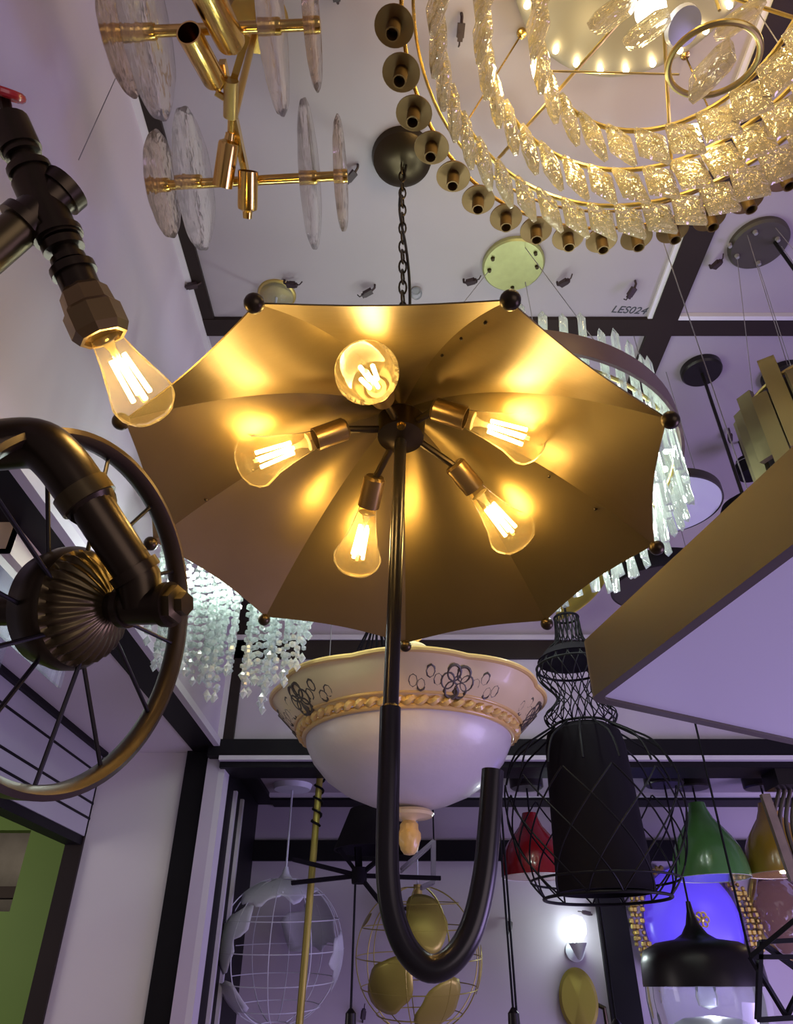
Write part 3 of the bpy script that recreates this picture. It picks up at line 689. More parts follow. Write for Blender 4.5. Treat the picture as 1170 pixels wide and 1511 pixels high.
# ------------------------------------------------------------------ bowl lamp
def bowl_lamp():
    c = V((at(602, 1047, Y=1.5).x, 1.5, 0))
    t = thing('bowl_chandelier', (c.x, c.y, .51), 'frosted glass bowl lamp with a scalloped cream and gold flower rim, under the umbrella', 'bowl lamp')
    N = 120
    T = lambda z=0: TR((c.x, c.y, z))
    sc = lambda a, z: 1 + .020 * abs(math.sin(4.5 * a)) - .010
    MB().lathe([(.222, .447), (.246, .462), (.268, .487), (.281, .510), (.285, .514), (.283, .519), (.275, .517), (.262, .49), (.24, .468), (.218, .455)], T(), N, caps=False, fn=lambda a, z: 1 + (z - .44) / .07 * (.045 * abs(math.cos(4 * a)) - .02)).build('rim', 'creampale', t, 50)
    MB().tube([V((c.x + .284 * q * math.cos(a), c.y + .284 * q * math.sin(a), .516)) for a, q in [(2 * PI * i / 128, 1 + 1.08 * (.045 * abs(math.cos(4 * 2 * PI * i / 128)) - .02)) for i in range(128)]], .006, 8, closed=True).build('rim_edge', 'cream', t)
    rp = MB()
    rope = [V((c.x + (.224 + .0035 * math.cos(60 * a)) * math.cos(a), c.y + (.224 + .0035 * math.cos(60 * a)) * math.sin(a), .446 + .0035 * math.sin(60 * a))) for a in [2 * PI * i / 480 for i in range(480)]]
    rp.tube(rope, .0075, 6, closed=True); rp.ring((c.x, c.y, .437), .216, .006, n=96); rp.ring((c.x, c.y, .457), .236, .004, n=96)
    rp.build('rope_ring', 'cream', t, 50)
    MB().lathe([(.214, .44), (.211, .42), (.196, .39), (.168, .358), (.13, .332), (.085, .313), (.04, .303), (.0001, .300)], T(), 96, caps=False).build('bowl', 'frosted', t, 60)
    # painted flowers on the rim
    def P(a, s):    # s 0..1 across the flare
        r = .226 + s * .052; z = .4485 + s * .058
        q = 1 + (z - .44) / .07 * (.045 * abs(math.cos(4 * a)) - .02)
        return V((c.x + (r * q + .0022) * math.cos(a), c.y + (r * q + .0022) * math.sin(a), z - .003))
    for a0 in (-2.55, -1.22, -.15, .9, 2.0, 3.0):
        fl = MB()
        for k in range(6):
            q0 = k * 1.047
            fl.tube([P(a0 + .075 * math.cos(q0) + .05 * math.cos(q), (.5 + .24 * math.sin(q0) + .20 * math.sin(q))) for q in [2 * PI * i / 14 for i in range(14)]], .0032, 5, closed=True)
        fl.tube([P(a0 + .03 * math.cos(q), .55 + .1 * math.sin(q)) for q in [2 * PI * i / 12 for i in range(12)]], .003, 5, closed=True)
        for sg in (-1, 1):
            fl.tube([P(a0 + sg * (.10 + .04 * i), .45 + .12 * math.sin(i * 1.3)) for i in range(7)], .0018, 5)
            for i in range(4): fl.tube([P(a0 + sg * (.15 + .06 * i + .03 * math.cos(q)), .5 + .2 * math.sin(i * 2) + .15 * math.sin(q)) for q in [2 * PI * w / 8 for w in range(8)]], .0024, 5, closed=True)
        fl.tube([P(a0 + .02 * math.sin(i), .35 - .07 * i) for i in range(5)], .005, 6)
        fl.build('painted_flower', 'motif', t, label='dark painted flower')
    MB().lathe([(.0001, .302), (.022, .300), (.044, .297), (.050, .291), (.046, .286), (.018, .283), (.012, .278)], T(), 40).build('finial_plate', 'creampale', t)
    MB().lathe([(.012, .279), (.018, .272), (.0185, .262), (.022, .256), (.0225, .246), (.0195, .236), (.016, .226), (.010, .219), (.0001, .217)], T(), 40, fn=lambda a, z: 1 + .05 * math.sin(8 * a + 500 * z)).build('finial', 'cream', t)
    # upper cup, bow and suspension
    u = at(620, 962, Y=1.5)
    MB().lathe([(.03, u.z - .02), (.05, u.z - .008), (.052, u.z), (.044, u.z + .008), (.02, u.z + .02), (.0001, u.z + .02)], T(), 40).build('upper_cup', 'creampale', t)
    bw = MB()
    for s in (-1, 1):
        bw.tube(bez([V((c.x, 1.5, u.z + .022)), V((c.x + s * .018, 1.49, u.z + .036)), V((c.x + s * .034, 1.485, u.z + .034)), V((c.x + s * .022, 1.49, u.z + .024)), V((c.x, 1.5, u.z + .022))], 5), .004, 8)
    bw.ball((c.x, 1.49, u.z + .024), .008, 12); bw.build('gold_bow', 'cream', t)
    MB().tube([(c.x, 1.5, .50), (c.x, 1.505, u.z + .02)], .007, 12).build('stem', 'gold', t)
    MB().tube(bez([(c.x, 1.505, u.z + .02), (c.x - .015, 1.57, .82), (c.x - .03, 1.68, 1.15), (c.x - .035, 1.75, CEIL)], 6), .004, 10).build('swag_cord', 'gold', t)
    for k in range(3):
        a = 2 * PI * k / 3 + PI / 2
        MB().tube([V((c.x, 1.5, u.z)), V((c.x + .27 * math.cos(a), 1.5 + .27 * math.sin(a), .512))], .004, 8).build('rim_arm', 'gold', t)
    MB().lathe([(.0001, -.03), (.05, -.025), (.06, 0)], TR((c.x - .035, 1.75, CEIL)), 32).build('ceiling_cup', 'creampale', t)

# ------------------------------------------------------------------ black birdcage pendant
def birdcage():
    Y = 1.55; X = .405
    t = thing('birdcage_pendant', (X, Y, .33), 'black wire birdcage pendant with a black fabric drum shade, right of the bowl lamp', 'pendant lamp')
    zy = lambda y: (lambda r: r.z / r.y * Y)(ray(585, y))
    prof = [(912, .028), (945, .034), (962, .060), (985, .083), (1000, .080), (1020, .052), (1032, .047), (1045, .062), (1055, .078), (1066, .074), (1072, .062)]
    pz = [(r, zy(y)) for y, r in prof]
    fine = []
    P = bez([V((r, 0, z)) for r, z in pz], 4)
    def lattice(mb, P, tw, n, r):
        zmin, zmax = P[-1].z, P[0].z
        for s in (-1, 1):
            for k in range(n):
                a0 = 2 * PI * k / n
                mb.tube([V((X + p.x * math.cos(a0 + s * tw * (p.z - zmin)), Y + p.x * math.sin(a0 + s * tw * (p.z - zmin)), p.z)) for p in P], r, 5)
    mb = MB(); lattice(mb, P, 6.0, 18, .0014); mb.build('lattice_neck', 'blackwire', t)
    for (r, z) in ((pz[0]), (pz[3]), (pz[-1])): MB().ring((X, Y, z), r, .003, n=48).build('neck_ring', 'blackwire', t)
    MB().lathe([(.0001, 0), (pz[2][0], 0), (pz[3][0] * .96, -.022), (.0001, -.022)], TR((X, Y, pz[2][1])), 40).build('neck_cap', 'black', t)
    # drum shade, slightly tapered, open at the bottom
    zt, zb = zy(1076), zy(1318)
    MB().lathe([(.0001, zt + .006), (.055, zt + .004), (.078, zt - .012), (.084, zt - .04), (.094, zb), (.090, zb), (.078, zt - .05), (.0001, zt - .02)], TR((X, Y, 0)), 64).build('drum_shade', 'black', t)
    # cage wires
    cp = [(.062, zy(1072)), (.105, zy(1090)), (.150, zy(1112)), (.176, zy(1150)), (.178, zy(1200)), (.165, zy(1255)), (.142, zy(1300)), (.120, zy(1326))]
    CP = bez([V((r, 0, z)) for r, z in cp], 5)
    cg = MB(); upper = [p for p in CP if p.z > zy(1155)]; low = [p for p in CP if p.z <= zy(1150)]
    for k in range(16):
        a = 2 * PI * k / 16 + .1
        cg.tube([V((X + p.x * math.cos(a), Y + p.x * math.sin(a), p.z)) for p in upper], .0022, 6)
    cg.build('cage_ribs', 'blackwire', t)
    lt = MB(); lattice(lt, low, 5.0, 12, .0018); lt.build('cage_lattice', 'blackwire', t)
    for (z, r, w) in ((cp[-1][1], .120, .003), (cp[-2][1], .142, .0022), (cp[0][1], .062, .003)): MB().ring((X, Y, z), r, w, n=64).build('cage_ring', 'blackwire', t)
    MB().tube([(X, Y, pz[0][1] - .03), (X, Y, CEIL)], .003, 8).build('cord', 'blackwire', t)
    MB().lathe([(.0001, -.02), (.045, -.02), (.05, 0)], TR((X, Y, CEIL)), 32).build('ceiling_cup', 'blackmetal', t)
    # dark gathered collar
    return t

# ------------------------------------------------------------------ big flat panel lamp, right
def panel_lamp():
    z = .25
    tip, pa, pb = at(868, 1034, z=z), at(1170, 803, z=z), at(1170, 1099, z=z)
    v1, v2 = (pa - tip) * 1.25, (pb - tip) * 1.25
    cor = [tip, tip + v2, tip + v1 + v2, tip + v1]
    cen = (cor[0] + cor[2]) / 2
    def rounded(inset, rad, n=8):
        out = []
        for i in range(4):
            p, a, b = cor[i], cor[i - 1], cor[(i + 1) % 4]
            u, w = (a - p).normalized(), (b - p).normalized(); bis = (u + w).normalized()
            half = math.acos(max(-1, min(1, u.dot(w)))) / 2
            cc = p + bis * ((rad + inset) / math.sin(half))
            r = rad
            s, e = -(bis - u * bis.dot(u)).normalized(), -(bis - w * bis.dot(w)).normalized()
            for k in range(n + 1):
                q = k / n; d = (s * (1 - q) + e * q).normalized(); out.append(cc + d * r)
        return out
    t = thing('panel_pendant', cen, 'big flat angular pendant with lilac white diffuser and bronze edge, near right side', 'pendant lamp')
    o, i1 = rounded(0, .022), rounded(.011, .014)
    n = len(o); H = .062
    vs = [V((p.x, p.y, z)) for p in o] + [V((p.x, p.y, z + H)) for p in o] + [V((p.x, p.y, z)) for p in i1] + [V((p.x, p.y, z + H)) for p in i1]
    fs = []
    for k in range(n):
        j = (k + 1) % n
        fs += [(k, j, n + j, n + k), (2 * n + j, 2 * n + k, 3 * n + k, 3 * n + j), (k, 2 * n + k, 2 * n + j, j), (n + j, 3 * n + j, 3 * n + k, n + k)]
    MB().add(vs, fs).build('side_frame', 'panelframe', t, 50)
    vs = [V((p.x, p.y, z + .003)) for p in i1] + [V((p.x, p.y, z + .012)) for p in i1]
    fs = [tuple(reversed(range(n))), tuple(range(n, 2 * n))] + [(k, (k + 1) % n, n + (k + 1) % n, n + k) for k in range(n)]
    MB().add(vs, fs).build('diffuser', 'diffuser', t, 0)
    vs = [V((p.x, p.y, z + H - .006)) for p in i1] + [V((p.x, p.y, z + H - .002)) for p in i1]
    MB().add(vs, fs).build('top_plate', 'panelframe', t, 0)
    for q in (cor[2], cor[1]):
        q = q * .93 + cen * .07
        MB().tube([(q.x, q.y, z + H - .003), (q.x, q.y, CEIL)], .0010, 6).build('suspension_wire', 'wire', t)

# ------------------------------------------------------------------ pendants in the bay
def dome_pendant(x, ytop, yrim, Y, rim_px, shade, label, lit=False, bulb=True):
    a = at(x, yrim, Y=Y); X = a.x; zr = a.z; R = size(rim_px, a)
    zt = at(x, ytop, Y=Y).z; Hh = zt - zr
    t = thing('dome_pendant', (X, Y, zr), label, 'pendant lamp', 'coloured dome pendants in the display bay')
    out = [(R, 0), (R * .995, Hh * .10), (R * .96, Hh * .24), (R * .88, Hh * .38), (R * .74, Hh * .52), (R * .54, Hh * .66), (R * .36, Hh * .78), (R * .26, Hh * .90), (R * .22, Hh)]
    MB().lathe(out + [(.0001, Hh)], TR((X, Y, zr)), 56).build('shade', shade, t, 50)
    MB().lathe([(R * .995, -.001)] + [(max(.004, r - .004), h - .004) for r, h in out[1:]] + [(.0001, Hh - .006)], TR((X, Y, zr)), 56, caps=False).build('shade_lining', 'whitein', t, 50)
    MB().tube([(X, Y, zt - .005), (X, Y, BZ)], .003, 8).build('cord', 'blackwire', t)
    MB().lathe([(.0001, -.032), (.048, -.032), (.052, -.028), (.052, 0)], TR((X, Y, BZ)), 36).build('ceiling_cup', 'blackmetal', t)
    MB().ball((X, Y, zr + Hh * .22), .026, 16).build('bulb', 'yellowlamp' if lit else 'white', t)
    if lit: lamp((X, Y, zr + .012), (1, .8, .4), 1.6, .02, 'pendant_light')
    return t
def glass_pendant():
    Y = 2.3; a = at(1027, 1390, Y=Y); X = a.x; R = size(86, at(1027, 1450, Y=Y))
    z = lambda y: at(1027, y, Y=Y).z
    t = thing('glass_pendant', (X, Y, z(1455)), 'black capped pendant with a clear glass lower bowl, below the blue oval wall lamp', 'pendant lamp')
    T = TR((X, Y, 0))
    MB().lathe([(R * 1.02, z(1456)), (R * 1.02, z(1450)), (R, z(1420)), (R * .93, z(1402)), (R * .70, z(1391)), (R * .36, z(1386)), (R * .22, z(1378)), (R * .12, z(1364)), (R * .06, z(1345)), (R * .04, z(1330)), (.0001, z(1330))], T, 56, caps=False).build('cap', 'blackmetal', t, 50)
    MB().lathe([(R * .99, z(1455)), (R * 1.0, z(1475)), (R * .97, z(1520)), (R * .8, z(1560)), (R * .5, z(1580))], T, 56, caps=False).build('glass_bowl', 'clear', t, 60)
    MB().lathe([(.0001, z(1440)), (.022, z(1445)), (.03, z(1470)), (.026, z(1484)), (.0001, z(1490))], T, 28).build('bulb', 'clear', t)
    MB().lathe([(.0001, z(1498)), (R * .45, z(1503)), (R * .8, z(1520)), (R * .82, z(1522)), (.0001, z(1520))], T, 40).build('inner_reflector', 'whitein', t)
    lamp((X, Y - .03, z(1494)), (.85, .88, 1.0), .35, .015, 'glass_pendant_light')
    MB().tube([(X, Y, z(1332)), (X, Y, BZ)], .003, 8).build('cord', 'blackwire', t)
    MB().lathe([(.0001, -.03), (.055, -.03), (.06, -.026), (.06, 0)], TR((X, Y, BZ)), 36).build('ceiling_cup', 'blackmetal', t)

def globe(x, y, rpx, Y, mt, label, style):
    c = at(x, y, Y=Y); R = size(rpx, c) * 1.0
    t = thing('wire_globe_pendant', c, label, 'pendant lamp', 'wire globe pendants in the display bay')
    tilt = Mx.Rotation(.12, 3, 'X') @ Mx.Rotation(.3, 3, 'Z')
    S = lambda lon, lat, r=R: c + tilt @ V((r * math.cos(lat) * math.cos(lon), r * math.cos(lat) * math.sin(lon), r * math.sin(lat)))
    w = MB()
    for k in range(10 if style else 9):
        lo = 2 * PI * k / (10 if style else 9)
        w.tube([S(lo, la) for la in [(-1.35 + 2.7 * i / 24) for i in range(25)]], .0016, 6)
    for la in (-1.35, -.85, -.42, 0, .42, .85, 1.35):
        w.tube([S(2 * PI * i / 48, la) for i in range(48)], .0015, 6, closed=True)
    w.build('wire_cage', mt, t)
    def plate(lo0, la0, shape, name='plate'):
        # curved sheet on the sphere with an irregular outline
        g = MB(); n = len(shape) ; rings = 5
        vs = [S(lo0, la0, R * 1.004)]
        for q in range(1, rings + 1):
            for (a, r) in shape: vs.append(S(lo0 + r * q / rings * math.cos(a) / max(.35, math.cos(la0 + r * q / rings * math.sin(a) * .7)), la0 + r * q / rings * math.sin(a), R * 1.004))
        fs = [(0, 1 + i, 1 + (i + 1) % n) for i in range(n)]
        for q in range(rings - 1):
            for i in range(n): fs.append((1 + q * n + i, 1 + (q + 1) * n + i, 1 + (q + 1) * n + (i + 1) % n, 1 + q * n + (i + 1) % n))
        o = g.add(vs, fs).build(name, mt, t, 60)
        s = o.modifiers.new('thickness', 'SOLIDIFY'); s.thickness = .0015
    return t, c, R, S, plate
def globes():
    t, c, R, S, plate = globe(413, 1400, 94, 2.42, 'white', 'white wire globe pendant with sheet metal continents, left of the brass rod', 1)
    def land(seed, rr, n=26, k=.28):
        rnd = random.Random(seed); ph = [rnd.uniform(0, 6) for _ in range(4)]
        return [(2 * PI * i / n, rr * (1 + k * math.sin(2 * 2 * PI * i / n + ph[0]) + .18 * math.sin(3 * 2 * PI * i / n + ph[1]) + .12 * math.sin(7 * 2 * PI * i / n + ph[2]))) for i in range(n)]
    # longitudes in the tilted frame: -PI/2-.3 faces the camera
    f = -PI / 2 - .3
    plate(f - .45, 1.0, land(1, .38), 'continent'); plate(f + .55, 1.05, land(4, .36), 'continent')
    plate(f - .80, .22, land(2, .36), 'continent'); plate(f - 1.15, -.62, land(7, .40), 'continent'); plate(f + 1.35, -.15, land(5, .33), 'continent'); plate(f + 2.6, .35, land(9, .5), 'continent')
    top = S(0, PI / 2)
    MB().tube([c + V((0, 0, R)), (c.x, c.y, BZ)], .0032, 8).build('stem', 'white', t)
    MB().lathe([(.0001, -.018), (.058, -.016), (.064, 0)], TR((c.x, c.y, BZ)), 36).build('ceiling_cup', 'white', t)
    MB().lathe([(.006, .03), (.012, .01), (.02, 0), (.018, -.05), (.0001, -.05)], TR(c + V((0, 0, R))), 20).build('lamp_holder', 'white', t)
    # gold one with loose leaf plates
    t, c, R, S, plate = globe(618, 1412, 93, 2.40, 'goldpaint', 'gold wire globe pendant with curved gold leaf plates, seen through the hook', 0)
    f = -PI / 2 - .3
    ell = lambda r, st, rot, seed=3: [(a, r / math.sqrt((math.cos(a - rot)) ** 2 + (st * math.sin(a - rot)) ** 2) * (1 + .05 * math.sin(5 * a + seed))) for a in [2 * PI * i / 26 for i in range(26)]]
    plate(f + .12, .62, ell(.50, 1.6, 1.75), 'leaf_plate'); plate(f - .55, -.33, ell(.5, 1.5, .7), 'leaf_plate'); plate(f + .32, -.62, ell(.48, 1.7, 1.1), 'leaf_plate'); plate(f + 1.45, -.15, ell(.34, 1.6, 1.5), 'leaf_plate')
    plate(f + 2.9, .5, ell(.4, 1.5, 1.5), 'leaf_plate'); plate(f - 1.35, .55, ell(.14, 1.3, .4), 'leaf_plate')
    MB().tube([c + V((0, 0, R - .01)), (c.x, c.y, BZ)], .0022, 8).build('cord', 'white', t)
    MB().lathe([(.0001, -.018), (.045, -.016), (.05, 0)], TR((c.x, c.y, BZ)), 36).build('ceiling_cup', 'white', t)
    MB().tube([c + V((0, 0, R + .004)), c + V((0, 0, R - .06))], .013, 16).build('lamp_holder', 'gold', t)

# ------------------------------------------------------------------ other lamps in the bay
def bay_things():
    # brass rod with a wound black cable
    Y = 2.2; a, b = at(472, 1150, Y=Y), at(440, 1511, Y=Y); X = (a.x + b.x) / 2
    t = thing('brass_rod_pendant', (X, Y, .2), 'long thin brass rod right of the white globe, black cable wound at its top', 'pendant lamp')
    MB().tube([(a.x, Y, BZ), (b.x, Y, b.z - .12)], .0098, 16).build('rod', 'goldpaint', t)
    d = V((b.x - a.x, 0, b.z - a.z)).normalized()
    MB().tube([V((a.x, Y, a.z)) + d * (.13 * i / 40) + V((math.cos(i * .62), math.sin(i * .62), 0)) * .0135 for i in range(41)], .0034, 6).build('cable', 'blackwire', t)
    MB().lathe([(.0001, -.015), (.03, -.013), (.034, 0)], TR((a.x, Y, BZ)), 28).build('ceiling_cup', 'blackmetal', t)
    # black arm chandelier
    Y = 2.16; c = at(530, 1292, Y=Y)
    t = thing('arm_chandelier', c, 'black chandelier with flat arms around a hub under a dark round shade, behind the hook', 'chandelier')
    sh = at(552, 1255, Y=Y); zt = at(552, 1195, Y=Y).z
    MB().lathe([(.0001, zt), (.07, zt), (.11, sh.z + .005), (.112, sh.z), (.106, sh.z), (.064, zt - .006), (.0001, zt - .006)], TR((sh.x, Y, 0)), 48).build('shade', 'black', t)
    MB().tube([(sh.x, Y, zt), (sh.x, Y, BZ)], .005, 8).build('stem', 'blackwire', t)
    MB().lathe([(.0001, -.015), (.03, -.013), (.034, 0)], TR((sh.x, Y, BZ)), 28).build('ceiling_cup', 'blackmetal', t)
    MB().lathe([(.0001, -.02), (.02, -.02), (.022, 0), (.02, .02), (.0001, .02)], TR(c), 24).build('hub', 'black', t)
    for (x, y, dy) in ((432, 1268, -.02), (430, 1303, .02), (500, 1252, .0), (528, 1250, .04), (566, 1262, -.03), (572, 1345, -.06), (650, 1296, .05)):
        MB().bar(c, at(x, y, Y=Y + dy * .4), .018, .010).build('arm', 'black', t)
    MB().tube([c + V((-.01, 0, 0)), V((c.x - .012, Y, at(513, 1495, Y=Y).z))], .0030, 8).build('cord', 'blackwire', t)
    e = V((c.x - .012, Y, at(513, 1495, Y=Y).z))
    MB().lathe([(.004, .01), (.013, 0), (.015, -.05), (.0001, -.05)], TR(e), 20).build('socket', 'blackmetal', t)
    # grey angular frame
    Y = 2.22; P = [at(x, y, Y=Y) for x, y in ((592, 1282), (640, 1240), (640, 1300), (622, 1308))]
    t = thing('angular_frame_pendant', P[1], 'small grey angular wire frame hanging just right of the bowl finial', 'pendant lamp')
    f = MB()
    for i in range(3): f.bar(P[i], P[i + 1], .012, .008)
    f.build('frame', 'wire', t, 0)
    g = MB()
    for i in range(3): g.bar(P[i] + V((0, .06, 0)), P[i + 1] + V((0, .06, 0)), .012, .008)
    for p in P: g.bar(p, p + V((0, .06, 0)), .006)
    g.build('frame', 'wire', t, 0)
    MB().tube([P[1], (P[1].x, Y, BZ)], .0022, 8).build('cord', 'blackwire', t)
    # cords that end in sockets below
    for (x0, y0, x1, y1, Y, lab, dbl) in ((744, 1310, 757, 1495, 2.18, 'black double cord hanging right of the hook, left of the lit sconce', 1), (884, 1330, 909, 1511, 2.36, 'thin black cord hanging between the lit sconce and the dark post', 0)):
        a, b = at(x0, y0, Y=Y), at(x1, y1, Y=Y); X = (a.x + b.x) / 2
        t = thing('cord_pendant', (X, Y, b.z), lab, 'hanging cord')
        MB().tube([(X, Y, BZ), (X, Y, b.z)], .0030, 8).build('cord', 'blackwire', t)
        if dbl: MB().tube([(X + .010, Y, BZ), (X + .008, Y, b.z)], .0030, 8).build('cord', 'blackwire', t)
        MB().lathe([(.004, .012), (.014, 0), (.017, -.06), (.0001, -.06)], TR((X, Y, b.z)), 20).build('socket', 'blackmetal', t)
        MB().lathe([(.0001, -.015), (.04, -.013), (.044, 0)], TR((X, Y, BZ)), 28).build('ceiling_cup', 'blackmetal', t)
    # lit sconce
    W = WY
    p = at(850, 1372, Y=W - .06); q = at(852, 1408, Y=W - .06)
    t = thing('wall_sconce', (p.x, W, p.z), 'glaring white faceted glass wall sconce with a cone below, between hook and dark post', 'wall lamp')
    MB().lathe([(.012, -.034), (.03, -.012), (.034, .012), (.026, .034), (.0001, .042)], TR(p), 8, caps=False).build('glass_shade', 'clear', t, 0)
    MB().ball(p, .020, 14).build('bulb', 'whitelamp', t)
    MB().lathe([(.0001, -.045), (.006, -.043), (.028, 0), (.024, 0), (.0001, -.01)], TR(p + V((0, 0, -.036))), 28).build('cone_base', 'white', t)
    MB().tube([p + V((0, 0, -.05)), p + V((0, .05, -.055)), (p.x, W - .004, p.z - .055)], .006, 10).build('bracket', 'white', t)
    MB().lathe([(.03, 0), (.03, .010), (.0001, .012)], TR((p.x, W, p.z - .055), (0, -1, 0)), 28).build('wall_plate', 'white', t)
    lamp(p + V((0, -.035, .0)), (.85, 1.0, .95), SCONCE_W, .02, 'sconce_light')
    # gold disc plate
    p = at(855, 1476, Y=W - .02)
    t = thing('disc_wall_lamp', (p.x, W, p.z), 'dull gold oval disc on the wall below the lit sconce', 'wall lamp')
    MB().lathe([(.0001, .034), (.050, .032), (.058, .024), (.052, .018), (.0001, .02)], TR((p.x, W - .0, p.z), (-.15, -1, .05)) @ Mx.Diagonal((1, 1.45, 1, 1)), 48).build('disc', 'goldpaint', t)
    MB().lathe([(.03, 0), (.03, .016), (.0001, .018)], TR((p.x, W, p.z), (0, -1, 0)), 28).build('wall_plate', 'darkbronze', t)
    MB().tube([(p.x + .03, W - .012, p.z - .0), (p.x + .07, W - .03, p.z - .02), (p.x + .075, W - .02, p.z - .1)], .007, 8).build('bracket', 'darkbronze', t)
    # blue oval wall lamp
    p = at(1030, 1362, Y=W - .05); rx = size(72, p); rz = size(78, p)
    t = thing('oval_wall_lamp', (p.x, W, p.z), 'oval wall lamp glowing violet blue between gold crystal side bands, above the glass pendant', 'wall lamp')
    m = TR((p.x, W, p.z), (0, -1, 0))
    MB().lathe([(.0001, .052), (.5, .048), (.85, .034), (1.0, .012), (1.0, 0)], m @ Mx.Diagonal((rx, rz, 1, 1)), 56, caps=False).build('oval_glass', 'blueglass', t, 60)
    for s in (-1, 1):
        fr = MB(); rnd = random.Random(5 + s)
        for i in range(26):
            a = -1.15 + 2.3 * i / 25
            for k in range(3):
                q = V((p.x + s * (rx * math.cos(a) * 1.02 + .012 + .016 * k + rnd.uniform(-.004, .004)) , W - .012 - rnd.uniform(0, .018), p.z + rz * 1.05 * math.sin(a)))
                fr.ball(q, rnd.uniform(.007, .011), 6)
        fr.build('gold_side_band', 'gold', t, 0)
    ro = MB()
    for k in range(6):
        a = 2 * PI * k / 6; q0 = at(1036, 1357, Y=W - .06)
        ro.ring(q0 + V((.014 * math.cos(a), 0, .014 * math.sin(a))), .008, .003, (0, 1, 0), 14, 6)
    ro.ball(q0, .008, 10); ro.build('rosette', 'gold', t)
    lamp(p + V((.02, -.10, -.06)), (.25, .18, 1.0), BLUE_W, .03, 'blue_light')
    lamp(p + V((.03, -.075, -.075)), (.8, .85, 1.0), .10, .01, 'blue_hot_light')
    # amber wall lamp at the right edge
    p = at(1165, 1345, Y=W - .05); rx, rz = size(44, p), size(62, p)
    t = thing('amber_wall_lamp', (p.x, W, p.z), 'oval amber crackle glass wall lamp under the yellow dome pendant', 'wall lamp')
    m = TR((p.x, W, p.z), (0, -1, 0))
    MB().lathe([(.0001, .06), (.5, .055), (.85, .036), (1.0, .008), (1.0, 0)], m @ Mx.Diagonal((rx, rz, 1, 1)), 40, caps=False, fn=lambda a, z: 1 + .03 * math.sin(9 * a)).build('glass_shade', 'amberwall', t, 60)
    MB().ring((p.x, W - .004, p.z), rx * 1.04, .006, (0, -1, 0), 56, 8, ry=rz * 1.04).build('gold_frame', 'gold', t)
    # geometric black cage pendant
    Y = 1.95
    K = {k: at(x, y, Y=Y + dy) for k, (x, y, dy) in dict(a=(1107, 1412, 0), b=(1172, 1358, -.05), c=(1125, 1385, .1), d=(1122, 1390, .0), e=(1200, 1386, .0), f=(1135, 1410, 0), g=(1205, 1412, .0), h=(1118, 1505, 0), i=(1160, 1500, .02), j=(1200, 1500, 0), l=(1190, 1440, .05)).items()}
    t = thing('geometric_cage_pendant', K['a'], 'black geometric bar frame pendant on a slanting cord, bottom right corner', 'pendant lamp')
    for (u, w, r) in (('a', 'b', .014), ('d', 'e', .014), ('a', 'g', .014), ('d', 'h', .014), ('a', 'i', .011), ('h', 'j', .014), ('d', 'l', .014), ('b', 'e', .012), ('e', 'g', .012), ('g', 'j', .012), ('l', 'i', .012)):
        MB().bar(K[u], K[w], r, r * .7).build('frame_bar', 'blackwire', t)
    MB().tube([K['a'], V((K['a'].x, K['a'].y, CEIL))], .0030, 8).build('cord', 'blackwire', t)
    MB().lathe([(.0001, -.02), (.04, -.018), (.045, 0)], TR((K['a'].x, K['a'].y, CEIL)), 28).build('ceiling_cup', 'blackmetal', t)
    # carved post lamp piece at the right edge
    Y = 2.12
    t = thing('rope_pendant', at(1160, 1165, Y=Y), 'pale twisted wood and rope pendant hanging in front of the yellow dome pendant', 'pendant lamp')
    MB().bar(at(1128, 1172, Y=Y), at(1172, 1300, Y=Y), .024, .016).build('wood_strip', mat('pale_wood', (.20, .15, .10), .7, noise=.35, nscale=30), t)
    for k in range(4):
        MB().tube(bez([at(1150 + 8 * k, 1165, Y=Y + .02), at(1142 + 9 * k, 1215, Y=Y + .02), at(1165 + 6 * k, 1275, Y=Y + .02)], 6), .006, 8).build('rope', 'panelframe', t)
    g = at(1160, 1155, Y=Y)
    MB().box((g.x, g.y, g.z + .01), (.09, .09, .05)).build('mount_block', 'blackmetal', t)
    MB().tube([(g.x, g.y, g.z), (g.x, g.y, .53)], .008, 8).build('stem', 'blackmetal', t)

